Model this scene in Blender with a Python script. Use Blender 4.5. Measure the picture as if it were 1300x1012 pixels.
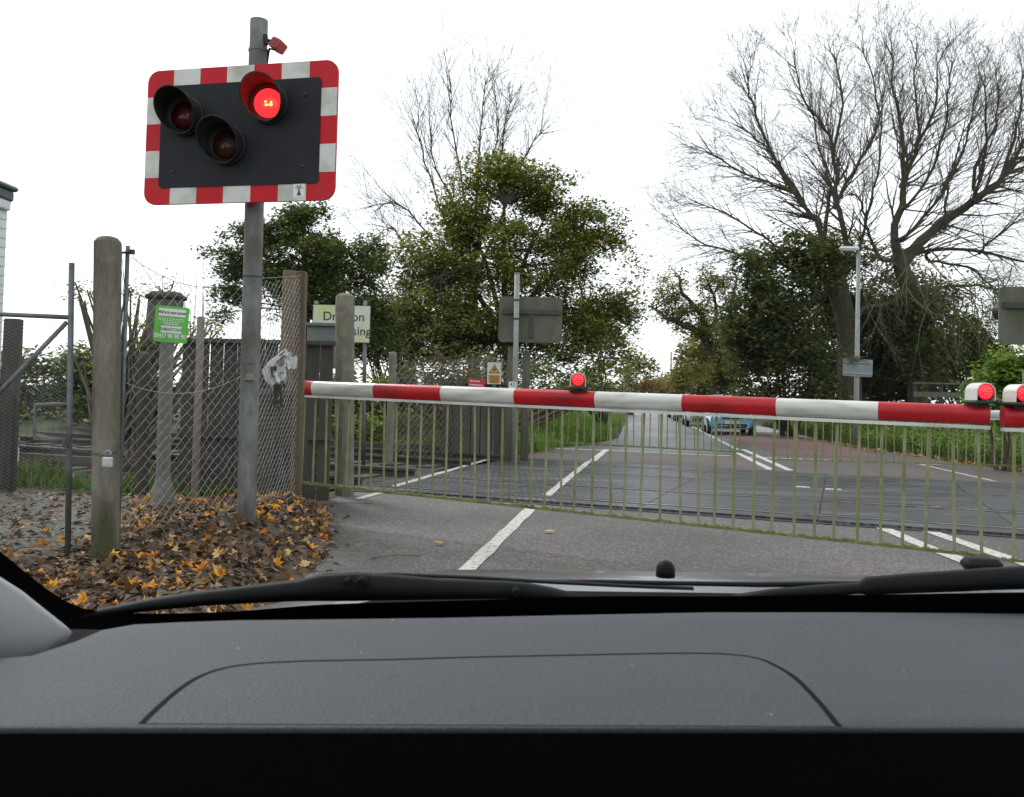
import bpy, math, random
import numpy as np
from mathutils import Vector, Matrix, noise
R = math.radians
rnd = random.Random(7)
for o in list(bpy.data.objects): bpy.data.objects.remove(o)
sc = bpy.context.scene
COL = sc.collection

# ------------------------------------------------------------ camera
F = 1100.0; H = 1.2
PITCH = math.atan(40/1100.0); ROLL = R(1.35)
camd = bpy.data.cameras.new('camera'); cam = bpy.data.objects.new('camera', camd); COL.objects.link(cam)
CM = Matrix.Rotation(R(90)+PITCH, 3, 'X') @ Matrix.Rotation(ROLL, 3, 'Z')
cam.matrix_world = Matrix.Translation((0, 0, H)) @ CM.to_4x4()
camd.sensor_width = 36; camd.lens = F/1300*36; camd.shift_y = -45/1300
camd.clip_start = 0.02; camd.clip_end = 2000
camd.dof.use_dof = True; camd.dof.focus_distance = 7.0; camd.dof.aperture_fstop = 17
sc.camera = cam
# ------------------------------------------------------------ sky, sun, exposure
w = bpy.data.worlds.new('World'); sc.world = w; w.use_nodes = True
nt = w.node_tree; nt.nodes.clear()
wo = nt.nodes.new('ShaderNodeOutputWorld'); bg = nt.nodes.new('ShaderNodeBackground')
sky = nt.nodes.new('ShaderNodeTexSky'); sky.sky_type = 'NISHITA'; sky.sun_disc = False
SUN_EL, SUN_ROT = R(42), R(-35)
sky.sun_elevation = SUN_EL; sky.sun_rotation = SUN_ROT
mx = nt.nodes.new('ShaderNodeMixRGB'); mx.inputs[0].default_value = 0.86
cl = nt.nodes.new('ShaderNodeTexNoise'); cl.inputs['Scale'].default_value = 1.6
cr = nt.nodes.new('ShaderNodeValToRGB')
cr.color_ramp.elements[0].color = (9.0, 9.3, 9.8, 1); cr.color_ramp.elements[1].color = (11.5, 11.6, 11.7, 1)
nt.links.new(cl.outputs['Fac'], cr.inputs[0]); nt.links.new(cr.outputs[0], mx.inputs[2])
nt.links.new(sky.outputs[0], mx.inputs[1]); nt.links.new(mx.outputs[0], bg.inputs[0])
bg.inputs[1].default_value = 0.11
nt.links.new(bg.outputs[0], wo.inputs[0])
sd = bpy.data.lights.new('sun', 'SUN'); sd.energy = 1.2; sd.angle = R(12); sd.color = (1, .97, .92)
so = bpy.data.objects.new('sun', sd); COL.objects.link(so)
# direction to the sun: ahead-left and high
sdir = Vector((math.sin(SUN_ROT)*math.cos(SUN_EL), math.cos(SUN_ROT)*math.cos(SUN_EL), math.sin(SUN_EL)))
so.rotation_euler = sdir.to_track_quat('Z', 'Y').to_euler()
sc.view_settings.view_transform = 'Standard'; sc.view_settings.look = 'None'
sc.view_settings.gamma = 1; sc.view_settings.exposure = 0.55
sc.render.engine = 'CYCLES'
sc.cycles.max_bounces = 6; sc.cycles.transparent_max_bounces = 12

# ------------------------------------------------------------ helpers
def ray(px, py):
    d = CM @ Vector(((px-650)/F, -(py-461)/F, -1))
    return d / d.y
def P(px, py, Y): return Vector((0, 0, H)) + ray(px, py)*Y
def hit(px, py, p0, n):
    d = ray(px, py); t = (Vector(p0)-Vector((0, 0, H))).dot(n)/d.dot(n)
    return Vector((0, 0, H)) + d*t
def G(px, py, z=0): return hit(px, py, (0, 0, z), Vector((0, 0, 1)))

class MB:
    def __init__(s): s.v = []; s.f = []; s.m = []; s.M = None
    def add(s, vs, fs, m=0):
        b = len(s.v)
        if s.M is not None: vs = [s.M @ Vector(p) for p in vs]
        s.v += [tuple(p) for p in vs]; s.f += [tuple(b+i for i in q) for q in fs]; s.m += [m]*len(fs); return s
    def box(s, c, d, rot=None, m=0, bev=0):
        hx, hy, hz = d[0]/2, d[1]/2, d[2]/2
        Rm = rot or Matrix.Identity(3); c = Vector(c)
        if bev <= 0:
            vs = [c + Rm @ Vector((x*hx, y*hy, z*hz)) for x in (-1, 1) for y in (-1, 1) for z in (-1, 1)]
            fs = [(0, 1, 3, 2), (4, 6, 7, 5), (0, 4, 5, 1), (2, 3, 7, 6), (0, 2, 6, 4), (1, 5, 7, 3)]
            return s.add(vs, fs, m)
        b = min(bev, hx*.9, hy*.9)
        poly = [(-hx+b, -hy), (hx-b, -hy), (hx, -hy+b), (hx, hy-b), (hx-b, hy), (-hx+b, hy), (-hx, hy-b), (-hx, -hy+b)]
        bz = min(b, hz*.9)
        rings = []
        for z, k in ((-hz, 1), (-hz+bz, 0), (hz-bz, 0), (hz, 1)):
            rings.append([c + Rm @ Vector((x - (b*.6*k)*(1 if x > 0 else -1), y - (b*.6*k)*(1 if y > 0 else -1), z)) for x, y in poly])
        return s.loft(rings, m)
    def loft(s, rings, m=0, cap=True, closed=True):
        n = len(rings[0]); vs = [p for r in rings for p in r]; fs = []
        for i in range(len(rings)-1):
            for j in range(n if closed else n-1):
                k = (j+1) % n
                fs.append((i*n+j, i*n+k, (i+1)*n+k, (i+1)*n+j))
        if cap:
            fs.append(tuple(range(n))[::-1]); fs.append(tuple((len(rings)-1)*n+j for j in range(n)))
        return s.add(vs, fs, m)
    def tube(s, pts, r, n=6, m=0, cap=True):
        pts = [Vector(p) for p in pts]; k = len(pts)
        if not hasattr(r, '__len__'): r = [r]*k
        rings = []
        t0 = (pts[1]-pts[0]).normalized()
        a = Vector((0, 0, 1)) if abs(t0.z) < .9 else Vector((1, 0, 0))
        u = t0.cross(a).normalized()
        for i in range(k):
            t = (pts[min(i+1, k-1)]-pts[max(i-1, 0)])
            t = t.normalized() if t.length > 1e-9 else t0
            u = (u - t*u.dot(t)); u = u.normalized() if u.length > 1e-6 else t.orthogonal().normalized()
            v = t.cross(u)
            rings.append([pts[i] + (u*math.cos(2*math.pi*j/n)+v*math.sin(2*math.pi*j/n))*r[i] for j in range(n)])
        return s.loft(rings, m, cap)
    def prism(s, poly, M, w0, w1, m=0):
        """poly in (u,v) ; extruded from w0 to w1 along frame normal"""
        n = len(poly)
        vs = [M @ Vector((u, v, w0)) for u, v in poly] + [M @ Vector((u, v, w1)) for u, v in poly]
        fs = [tuple(range(n))[::-1], tuple(range(n, 2*n))] + [(i, (i+1) % n, n+(i+1) % n, n+i) for i in range(n)]
        return s.add(vs, fs, m)
    def lathe(s, prof, n=24, M=None, m=0, cap=True):
        M = M or Matrix.Identity(4)
        rings = [[M @ Vector((r*math.cos(2*math.pi*j/n), r*math.sin(2*math.pi*j/n), z)) for j in range(n)] for r, z in prof]
        return s.loft(rings, m, cap)
    def build(s, name, mats, parent=None, smooth=False, loc=None):
        if not isinstance(mats, (list, tuple)): mats = [mats]
        if parent is not None:
            q = parent
            while q.parent is not None: q = q.parent
            off = Vector(q['_loc']) if '_loc' in q else Vector((0, 0, 0))
        else:
            a = np.array(s.v)
            off = Vector(loc) if loc is not None else Vector(((a[:, 0].min()+a[:, 0].max())/2, (a[:, 1].min()+a[:, 1].max())/2, a[:, 2].min()))
        me = bpy.data.meshes.new(name)
        a = np.array(s.v, dtype=float) - np.array(off)
        me.from_pydata(a.tolist(), [], s.f)
        for x in mats: me.materials.append(x)
        if max(s.m) > 0: me.polygons.foreach_set('material_index', s.m)
        if smooth: me.polygons.foreach_set('use_smooth', [True]*len(me.polygons))
        me.update()
        o = bpy.data.objects.new(name, me); COL.objects.link(o)
        if parent is not None: o.parent = parent
        else: o.location = off; o['_loc'] = list(off)
        return o
def auto(o, ang=35):
    me = o.data
    me.polygons.foreach_set('use_smooth', [True]*len(me.polygons))
    me.set_sharp_from_angle(angle=R(ang))
    return o
def tag(o, label=None, cat=None, group=None, kind=None):
    if label: o['label'] = label
    if cat: o['category'] = cat
    if group: o['group'] = group
    if kind: o['kind'] = kind
    return o
def thing(name, loc, label, cat, group=None):
    o = bpy.data.objects.new(name, None); COL.objects.link(o); o.location = loc; o['_loc'] = list(loc)
    o.empty_display_size = .2
    return tag(o, label, cat, group)
def copy_tree(o, loc=None, label=None, parent=None):
    c = o.copy(); COL.objects.link(c); c.parent = parent
    if loc is not None: c.location = loc; c['_loc'] = list(loc)
    if label: c['label'] = label
    for ch in list(o.children): copy_tree(ch, parent=c)
    return c
def frame(o, xdir, ydir=Vector((0, 0, 1))):
    """u along xdir, v along ydir, w out towards the viewer"""
    x = Vector(xdir).normalized(); z = x.cross(Vector(ydir)).normalized(); y = z.cross(x)
    M = Matrix((x, y, z)).transposed().to_4x4(); M.translation = Vector(o); return M
def rrect(x0, y0, x1, y1, r, n=5):
    out = []
    for cx, cy, a in ((x1-r, y0+r, -90), (x1-r, y1-r, 0), (x0+r, y1-r, 90), (x0+r, y0+r, 180)):
        for i in range(n+1):
            t = R(a+90*i/n); out.append((cx+r*math.cos(t), cy+r*math.sin(t)))
    return out
def text(name, body, size, M, mat_, parent, align='CENTER', ext=.001, w=1.0, bold=0):
    cu = bpy.data.curves.new(name, 'FONT'); cu.body = body; cu.size = size; cu.align_x = align; cu.align_y = 'CENTER'
    cu.extrude = ext; cu.offset = bold
    ob = bpy.data.objects.new(name+'_tmp', cu); COL.objects.link(ob)
    bpy.context.view_layer.update()
    dg = bpy.context.evaluated_depsgraph_get(); me = bpy.data.meshes.new_from_object(ob.evaluated_get(dg))
    bpy.data.objects.remove(ob)
    q = parent
    while q.parent is not None: q = q.parent
    off = Vector(q['_loc'])
    me.transform(Matrix.Translation(-off) @ M @ Matrix.Diagonal((w, 1, 1, 1)))
    me.materials.clear(); me.materials.append(mat_); me.name = name
    o = bpy.data.objects.new(name, me); COL.objects.link(o); o.parent = parent; return o
def lerp(a, b, t): return a+(b-a)*t
def sstep(a, b, x):
    t = max(0, min(1, (x-a)/(b-a))); return t*t*(3-2*t)

# ------------------------------------------------------------ materials
def pmat(name, c1, c2=None, scale=6, rough=.7, metal=0, bump=0, bscale=40, lo=.35, hi=.65, c3=None, s3=1.2, stretch=(1, 1, 1), spec=.5, t3=(.5, .75), rough2=None, coat=0):
    m = bpy.data.materials.new(name); m.use_nodes = True; n = m.node_tree; L = n.links.new
    b = n.nodes['Principled BSDF']; b.inputs['Roughness'].default_value = rough; b.inputs['Metallic'].default_value = metal
    b.inputs['Specular IOR Level'].default_value = spec; b.inputs['Coat Weight'].default_value = coat
    tc = n.nodes.new('ShaderNodeTexCoord'); mp = n.nodes.new('ShaderNodeMapping'); mp.inputs['Scale'].default_value = stretch
    L(tc.outputs['Object'], mp.inputs[0])
    c2 = c2 or tuple(x*.75 for x in c1)
    nz = n.nodes.new('ShaderNodeTexNoise'); nz.inputs['Scale'].default_value = scale; nz.inputs['Detail'].default_value = 8; nz.inputs['Roughness'].default_value = .65
    L(mp.outputs[0], nz.inputs['Vector'])
    rp = n.nodes.new('ShaderNodeValToRGB'); rp.color_ramp.elements[0].position = lo; rp.color_ramp.elements[1].position = hi
    rp.color_ramp.elements[0].color = (*c1, 1); rp.color_ramp.elements[1].color = (*c2, 1)
    L(nz.outputs['Fac'], rp.inputs[0]); out = rp.outputs[0]
    if c3:
        n3 = n.nodes.new('ShaderNodeTexNoise'); n3.inputs['Scale'].default_value = s3; n3.inputs['Detail'].default_value = 6
        L(mp.outputs[0], n3.inputs['Vector'])
        r3 = n.nodes.new('ShaderNodeMapRange'); r3.inputs['From Min'].default_value = t3[0]; r3.inputs['From Max'].default_value = t3[1]
        L(n3.outputs['Fac'], r3.inputs['Value'])
        x = n.nodes.new('ShaderNodeMixRGB'); x.inputs[2].default_value = (*c3, 1); L(r3.outputs[0], x.inputs[0]); L(out, x.inputs[1]); out = x.outputs[0]
    L(out, b.inputs['Base Color'])
    if rough2 is not None:
        rr = n.nodes.new('ShaderNodeMapRange'); rr.inputs['To Min'].default_value = rough; rr.inputs['To Max'].default_value = rough2
        rr.inputs['From Min'].default_value = .35; rr.inputs['From Max'].default_value = .65
        L(nz.outputs['Fac'], rr.inputs['Value']); L(rr.outputs[0], b.inputs['Roughness'])
    if bump:
        nb = n.nodes.new('ShaderNodeTexNoise'); nb.inputs['Scale'].default_value = bscale; nb.inputs['Detail'].default_value = 5
        L(mp.outputs[0], nb.inputs['Vector'])
        bp = n.nodes.new('ShaderNodeBump'); bp.inputs['Strength'].default_value = bump; bp.inputs['Distance'].default_value = .02
        L(nb.outputs['Fac'], bp.inputs['Height']); L(bp.outputs[0], b.inputs['Normal'])
    return m
def leafmat(name, cols, trans=.25, rough=.55):
    m = bpy.data.materials.new(name); m.use_nodes = True; n = m.node_tree; L = n.links.new
    b = n.nodes['Principled BSDF']; b.inputs['Roughness'].default_value = rough; b.inputs['Specular IOR Level'].default_value = .35
    g = n.nodes.new('ShaderNodeNewGeometry'); rp = n.nodes.new('ShaderNodeValToRGB')
    e = rp.color_ramp.elements
    for i, (p, c) in enumerate(cols):
        el = e[i] if i < 2 else e.new(p)
        el.position = p; el.color = (*c, 1)
    L(g.outputs['Random Per Island'], rp.inputs[0])
    L(rp.outputs[0], b.inputs['Base Color'])
    t = n.nodes.new('ShaderNodeBsdfTranslucent'); L(rp.outputs[0], t.inputs['Color'])
    ms = n.nodes.new('ShaderNodeMixShader'); ms.inputs[0].default_value = trans
    L(b.outputs[0], ms.inputs[1]); L(t.outputs[0], ms.inputs[2]); L(ms.outputs[0], n.nodes['Material Output'].inputs[0])
    return m
def emis(name, col, st, base=(.3, 0, 0), core=None):
    m = bpy.data.materials.new(name); m.use_nodes = True; b = m.node_tree.nodes['Principled BSDF']
    b.inputs['Base Color'].default_value = (*base, 1); b.inputs['Roughness'].default_value = .2
    b.inputs['Emission Color'].default_value = (*col, 1); b.inputs['Emission Strength'].default_value = st
    return m

GALV = pmat('galvanised_steel', (.21, .215, .215), (.12, .123, .125), scale=14, rough=.6, metal=.25, bump=.25, bscale=70, stretch=(1, 1, .45), c3=(.075, .07, .058), s3=4, t3=(.42, .62))
GALVD = pmat('dull_galvanised_tube', (.15, .16, .165), (.085, .09, .095), scale=12, rough=.6, metal=.3)
WIRE = pmat('weathered_wire', (.36, .36, .33), (.2, .19, .165), scale=3, rough=.6, metal=.3)
WIRED = pmat('dark_mesh_wire', (.15, .152, .15), (.09, .09, .085), scale=4, rough=.7, metal=.2)
CONC = pmat('mossy_concrete', (.20, .18, .14), (.085, .076, .055), scale=9, rough=.9, bump=1, bscale=50, c3=(.055, .058, .026), s3=4, stretch=(1, 1, .22), t3=(.44, .6))
CONC2 = pmat('pale_concrete', (.2, .185, .145), (.12, .11, .085), scale=9, rough=.9, bump=.5, bscale=70, c3=(.1, .11, .05), s3=2)
WOOD = pmat('weathered_wood', (.13, .098, .062), (.08, .06, .038), scale=9, rough=.85, bump=.5, bscale=30, stretch=(4, 4, .35), c3=(.1, .1, .06), s3=1.5)
DWOOD = pmat('dark_wet_timber', (.05, .045, .038), (.028, .025, .02), scale=8, rough=.85, bump=.5, bscale=30, stretch=(1, 1, .3), c3=(.05, .06, .025), s3=1.5)
GWOOD = pmat('grey_silvered_board', (.13, .125, .10), (.075, .07, .055), scale=6, rough=.9, bump=.4, stretch=(3, 3, .25), c3=(.06, .07, .03), s3=2)
RED = pmat('red_reflective_sheet', (.50, .006, .014), (.42, .005, .012), scale=5, rough=.55, spec=.25, c3=(.38, .02, .022), s3=4)
WHITE = pmat('white_reflective_sheet', (.56, .57, .53), (.48, .485, .45), scale=5, rough=.5, c3=(.36, .36, .31), s3=5, t3=(.48, .7))
BRED = pmat('boom_red_paint', (.46, .006, .011), (.34, .005, .009), scale=8, rough=.4, spec=.3, c3=(.2, .008, .01), s3=6, stretch=(.5, .5, 2), coat=.1)
BWHITE = pmat('boom_white_paint', (.60, .60, .56), (.48, .48, .44), scale=8, rough=.35, c3=(.26, .26, .2), s3=7, stretch=(.4, .4, 2.5), coat=.2, t3=(.48, .8))
BLK = pmat('matt_black_board', (.010, .012, .015), (.016, .018, .022), scale=6, rough=.7, bump=.1, spec=.25)
BLKG = pmat('black_plastic_hood', (.012, .013, .013), (.02, .022, .02), scale=9, rough=.5, spec=.3, c3=(.04, .045, .036), s3=5)
LIT = emis('lit_red_lens', (1, .015, .02), 2.2)
LITC = emis('lit_filament_glare', (1, .25, .04), 5)
LEDR = emis('lit_boom_lamp_lens', (1, .012, .022), .95)
LEDC = emis('lit_led_dots', (1, .10, .13), 1.5)
REDOFF = pmat('unlit_red_lens', (.06, .003, .004), (.012, .001, .001), scale=9, rough=.4, spec=.15)
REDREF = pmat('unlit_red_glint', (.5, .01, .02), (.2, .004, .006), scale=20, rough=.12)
AMBOFF = pmat('unlit_amber_lens', (.05, .014, .004), (.012, .004, .002), scale=9, rough=.4, spec=.15)
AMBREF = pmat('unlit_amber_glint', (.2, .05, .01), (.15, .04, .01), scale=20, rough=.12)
ALGAE = pmat('algae_covered_aluminium', (.14, .155, .055), (.27, .28, .17), scale=7, rough=.6, metal=.2, stretch=(1, 1, .6), c3=(.17, .2, .03), s3=3)
MOSS = pmat('mossy_rail', (.11, .13, .03), (.2, .21, .08), scale=14, rough=.8, bump=.8, bscale=50, c3=(.06, .07, .02), s3=5)
BARK = pmat('bark', (.085, .075, .05), (.05, .045, .03), scale=5, rough=.95, bump=.8, bscale=18, stretch=(1, 1, .35), c3=(.075, .085, .035), s3=.8)
BARKD = pmat('dark_bark', (.05, .042, .03), (.03, .026, .018), scale=5, rough=.95, bump=.5)
TWIG = pmat('twig_bark', (.10, .088, .065), (.07, .062, .045), scale=2, rough=.9)
TWIGB = pmat('bramble_twig', (.12, .095, .06), (.07, .055, .035), scale=2, rough=.9)
GSIGN = pmat('green_sign_face', (.085, .42, .03), (.075, .37, .025), scale=8, rough=.4)
SWHITE = pmat('sign_white', (.66, .67, .66), (.58, .59, .58), scale=9, rough=.5)
SWHITED = pmat('algae_stained_sign_white', (.52, .54, .48), (.42, .45, .36), scale=3, rough=.5, c3=(.42, .5, .12), s3=3, t3=(.45, .7))
SBLACK = pmat('sign_black', (.02, .02, .022), (.025, .025, .028), rough=.5)
YEL = pmat('warning_yellow', (.62, .36, .02), (.55, .3, .02), rough=.5)
ORA = pmat('warning_orange', (.6, .26, .02), (.5, .2, .02), rough=.5, scale=20)
SRED = pmat('sign_red', (.55, .03, .02), (.48, .025, .02), rough=.5)
GREYB = pmat('grey_green_cabinet', (.10, .12, .12), (.07, .085, .08), scale=5, rough=.7, c3=(.13, .15, .1), s3=3)
STEELBACK = pmat('stained_sign_back', (.115, .115, .09), (.075, .08, .05), scale=3, rough=.8, c3=(.05, .065, .025), s3=2.2, stretch=(1, 1, .6), t3=(.42, .65))
ALU = pmat('aluminium_plate', (.33, .35, .36), (.26, .28, .29), scale=4, rough=.5, metal=.3)
PAINT = pmat('worn_road_paint', (.52, .51, .46), (.42, .41, .37), scale=30, rough=.75, bump=.4, bscale=90, c3=(.12, .115, .1), s3=20, t3=(.48, .62))
PAINTN = pmat('fresher_road_paint', (.56, .55, .51), (.42, .41, .37), scale=40, rough=.75, bump=.5, bscale=90, c3=(.16, .15, .14), s3=22, t3=(.54, .66))
SOIL = pmat('soil_and_leaf_mould', (.055, .04, .025), (.11, .078, .045), scale=18, rough=.95, bump=1, bscale=40, c3=(.03, .022, .015), s3=6)
DIRT = pmat('rough_ground', (.05, .042, .026), (.03, .028, .018), scale=2.5, rough=.95, bump=.8, bscale=20, c3=(.05, .07, .02), s3=.5, t3=(.45, .6))
BALLAST = pmat('dark_ballast', (.055, .048, .038), (.022, .019, .016), scale=22, rough=.95, bump=1, bscale=25)
GRAVEL = pmat('grey_gravel_path', (.16, .155, .135), (.09, .085, .07), scale=16, rough=.95, bump=.8, bscale=60, c3=(.07, .05, .03), s3=3)
RAILM = pmat('worn_rail_steel', (.35, .35, .36), (.2, .19, .18), scale=8, rough=.35, metal=.8)
RAILR = pmat('rusty_rail', (.08, .065, .052), (.05, .04, .032), scale=10, rough=.8, metal=.3)
RUST = pmat('rusty_steel_post', (.20, .19, .16), (.15, .12, .09), scale=8, rough=.8, c3=(.11, .06, .035), s3=7, t3=(.55, .68))
PLAST = pmat('grey_post_plastic', (.16, .165, .15), (.10, .105, .095), scale=6, rough=.8, c3=(.12, .13, .09), s3=3)
LAMP = pmat('lamp_galvanised', (.24, .27, .255), (.18, .205, .195), scale=5, rough=.5, metal=.2)
BWALL = pmat('white_clapboard', (.66, .69, .68), (.58, .61, .6), scale=3, rough=.6)
GUT = pmat('blue_grey_gutter', (.09, .11, .125), (.06, .075, .085), scale=6, rough=.4)

def asphalt(name, base, dark, warm, rough=(.75, .6), patch=.8):
    m = bpy.data.materials.new(name); m.use_nodes = True; n = m.node_tree; L = n.links.new
    b = n.nodes['Principled BSDF']
    tc = n.nodes.new('ShaderNodeTexCoord')
    def nz(s, d=4):
        x = n.nodes.new('ShaderNodeTexNoise'); x.inputs['Scale'].default_value = s; x.inputs['Detail'].default_value = d; L(tc.outputs['Object'], x.inputs['Vector']); return x
    f1 = nz(95, 3); f2 = nz(2.2, 6); f3 = nz(.5, 5); v = n.nodes.new('ShaderNodeTexVoronoi'); v.inputs['Scale'].default_value = 75; L(tc.outputs['Object'], v.inputs['Vector'])
    r1 = n.nodes.new('ShaderNodeValToRGB'); r1.color_ramp.elements[0].position = .36; r1.color_ramp.elements[1].position = .66
    r1.color_ramp.elements[0].color = (*dark, 1); r1.color_ramp.elements[1].color = (*base, 1); L(f1.outputs['Fac'], r1.inputs[0])
    mr = n.nodes.new('ShaderNodeMapRange'); mr.inputs['From Min'].default_value = .42; mr.inputs['From Max'].default_value = .6; L(f2.outputs['Fac'], mr.inputs['Value'])
    mm = n.nodes.new('ShaderNodeMath'); mm.operation = 'MULTIPLY'; mm.inputs[1].default_value = .6; L(mr.outputs[0], mm.inputs[0])
    x1 = n.nodes.new('ShaderNodeMixRGB'); x1.inputs[2].default_value = (*warm, 1); L(mm.outputs[0], x1.inputs[0]); L(r1.outputs[0], x1.inputs[1])
    # pale and dark aggregate chips
    gt = n.nodes.new('ShaderNodeMath'); gt.operation = 'GREATER_THAN'; gt.inputs[1].default_value = .80
    sp = n.nodes.new('ShaderNodeSeparateColor'); L(v.outputs['Color'], sp.inputs[0]); L(sp.outputs[0], gt.inputs[0])
    x2 = n.nodes.new('ShaderNodeMixRGB'); x2.inputs[2].default_value = (base[0]*2, base[1]*1.95, base[2]*1.9, 1)
    g2 = n.nodes.new('ShaderNodeMath'); g2.operation = 'MULTIPLY'; g2.inputs[1].default_value = .7; L(gt.outputs[0], g2.inputs[0])
    L(g2.outputs[0], x2.inputs[0]); L(x1.outputs[0], x2.inputs[1])
    m3 = n.nodes.new('ShaderNodeMapRange'); m3.inputs['From Min'].default_value = .35; m3.inputs['From Max'].default_value = .65; m3.inputs['To Min'].default_value = patch; m3.inputs['To Max'].default_value = 1.1
    L(f3.outputs['Fac'], m3.inputs['Value'])
    hv = n.nodes.new('ShaderNodeHueSaturation'); L(m3.outputs[0], hv.inputs['Value']); L(x2.outputs[0], hv.inputs['Color'])
    L(hv.outputs[0], b.inputs['Base Color'])
    rr = n.nodes.new('ShaderNodeMapRange'); rr.inputs['To Min'].default_value = rough[0]; rr.inputs['To Max'].default_value = rough[1]; L(f3.outputs['Fac'], rr.inputs['Value']); L(rr.outputs[0], b.inputs['Roughness'])
    bp = n.nodes.new('ShaderNodeBump'); bp.inputs['Strength'].default_value = .5; bp.inputs['Distance'].default_value = .008
    L(f1.outputs['Fac'], bp.inputs['Height']); L(bp.outputs[0], b.inputs['Normal'])
    return m
ASPH = asphalt('worn_asphalt', (.115, .107, .102), (.028, .026, .026), (.072, .057, .052), patch=.6)
ASPHFAR = asphalt('damp_grey_asphalt', (.11, .112, .116), (.06, .061, .064), (.085, .083, .084), rough=(.5, .36), patch=.7)
ASPHBR = asphalt('brownish_asphalt', (.085, .071, .064), (.038, .032, .03), (.08, .058, .05))
def redlane():
    return pmat('faded_red_surfacing', (.10, .085, .08), (.075, .065, .062), scale=6, rough=.8, c3=(.20, .06, .045), s3=1.1, stretch=(2.0, .5, 1), t3=(.38, .72))
REDL = redlane()
def rubber():
    m = pmat('rubber_crossing_deck', (.055, .057, .06), (.03, .031, .033), scale=4, rough=.5, c3=(.15, .155, .16), s3=1.1, stretch=(.6, 1.6, 1), t3=(.5, .7), rough2=.35)
    n = m.node_tree; L = n.links.new; b = n.nodes['Principled BSDF']
    tc = n.nodes.new('ShaderNodeTexCoord'); mp = n.nodes.new('ShaderNodeMapping'); mp.inputs['Rotation'].default_value = (0, 0, R(45)); mp.inputs['Scale'].default_value = (18, 18, 18)
    ch = n.nodes.new('ShaderNodeTexChecker'); ch.inputs['Scale'].default_value = 1
    L(tc.outputs['Object'], mp.inputs[0]); L(mp.outputs[0], ch.inputs['Vector'])
    src = b.inputs['Base Color'].links[0].from_socket; dm = n.nodes.new('ShaderNodeMixRGB'); dm.inputs[2].default_value = (.012, .012, .013, 1)
    am = n.nodes.new('ShaderNodeMath'); am.operation = 'MULTIPLY'; am.inputs[1].default_value = .8; L(ch.outputs['Fac'], am.inputs[0]); L(am.outputs[0], dm.inputs[0]); L(src, dm.inputs[1]); L(dm.outputs[0], b.inputs['Base Color'])
    bp = n.nodes.new('ShaderNodeBump'); bp.inputs['Strength'].default_value = 1; bp.inputs['Distance'].default_value = .01; L(ch.outputs['Fac'], bp.inputs['Height']); L(bp.outputs[0], b.inputs['Normal'])
    return m
DECK = rubber()
DECKP = pmat('plain_deck_panel', (.032, .034, .037), (.047, .049, .051), scale=3, rough=.65, rough2=.5, bump=.3, bscale=60, c3=(.04, .04, .042), s3=2, stretch=(1, 2, 1))

# ------------------------------------------------------------ ground
def smooth_poly(pts, y):
    for (x0, y0), (x1, y1) in zip(pts, pts[1:]):
        if y <= y1 or (x1, y1) == pts[-1]: return x0+(x1-x0)*(y-y0)/(y1-y0)
LEFT = [(-2.3, -6), (-2.2, 7), (-2.0, 9.6), (.1, 18.6), (1.6, 20.5), (3.1, 25), (6.3, 47), (12.2, 88), (20, 150)]
RIGHT = [(8.2, -6), (8.7, 9), (9.4, 16), (9.2, 23.6), (10.6, 33), (18.2, 88), (26.5, 150)]
def strip(L, Rr, y0, y1, z, step=1.0):
    mb = MB(); n = max(2, int((y1-y0)/step)+1); vs = []; fs = []
    for i in range(n):
        y = lerp(y0, y1, i/(n-1)); vs += [(smooth_poly(L, y), y, z), (smooth_poly(Rr, y), y, z)]
    for i in range(n-1): fs.append((2*i, 2*i+1, 2*i+3, 2*i+2))
    return mb.add(vs, fs)
def bank(x, y):
    """height of the verge right of the road"""
    d = x-smooth_poly(RIGHT, max(-6, min(150, y)))
    return .75*sstep(.2, 4, d) if y > 13.5 else .2*sstep(.5, 4, d)
# one big ground sheet, lower left part is the railway verge
mb = MB(); xs = list(np.linspace(-260, -12, 12))+list(np.arange(-11, 34, .75))+list(np.linspace(36, 260, 12)); ys = list(np.linspace(-60, -5, 5))+list(np.arange(-4, 70, 1.0))+list(np.linspace(72, 420, 18))
for y in ys:
    for x in xs:
        yy = max(-6, min(149, y)); l, r = smooth_poly(LEFT, yy), smooth_poly(RIGHT, yy)
        z = -.03
        if x > r+.2: z = bank(x, y)-.03+.04*noise.noise(Vector((x, y, 0)))*sstep(.3, 2, x-r)
        elif x < l-.6 and 19 < y: z = .35*sstep(.4, 3, l-x)-.03
        mb.v.append((x, y, z))
nx = len(xs)
for j in range(len(ys)-1):
    for i in range(nx-1): mb.f.append((j*nx+i, j*nx+i+1, (j+1)*nx+i+1, (j+1)*nx+i)); mb.m.append(0)
tag(mb.build('ground', DIRT, smooth=True, loc=(0, 0, 0)), kind='structure')

tdir = Vector((.935, -.355, 0)).normalized(); tnrm = Vector((.355, .935, 0)).normalized()
T0 = Vector((.81, 9.45, 0))             # near edge of the crossing deck
def TP(a, b, z=0): return T0 + tdir*a + tnrm*b + Vector((0, 0, z))
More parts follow.
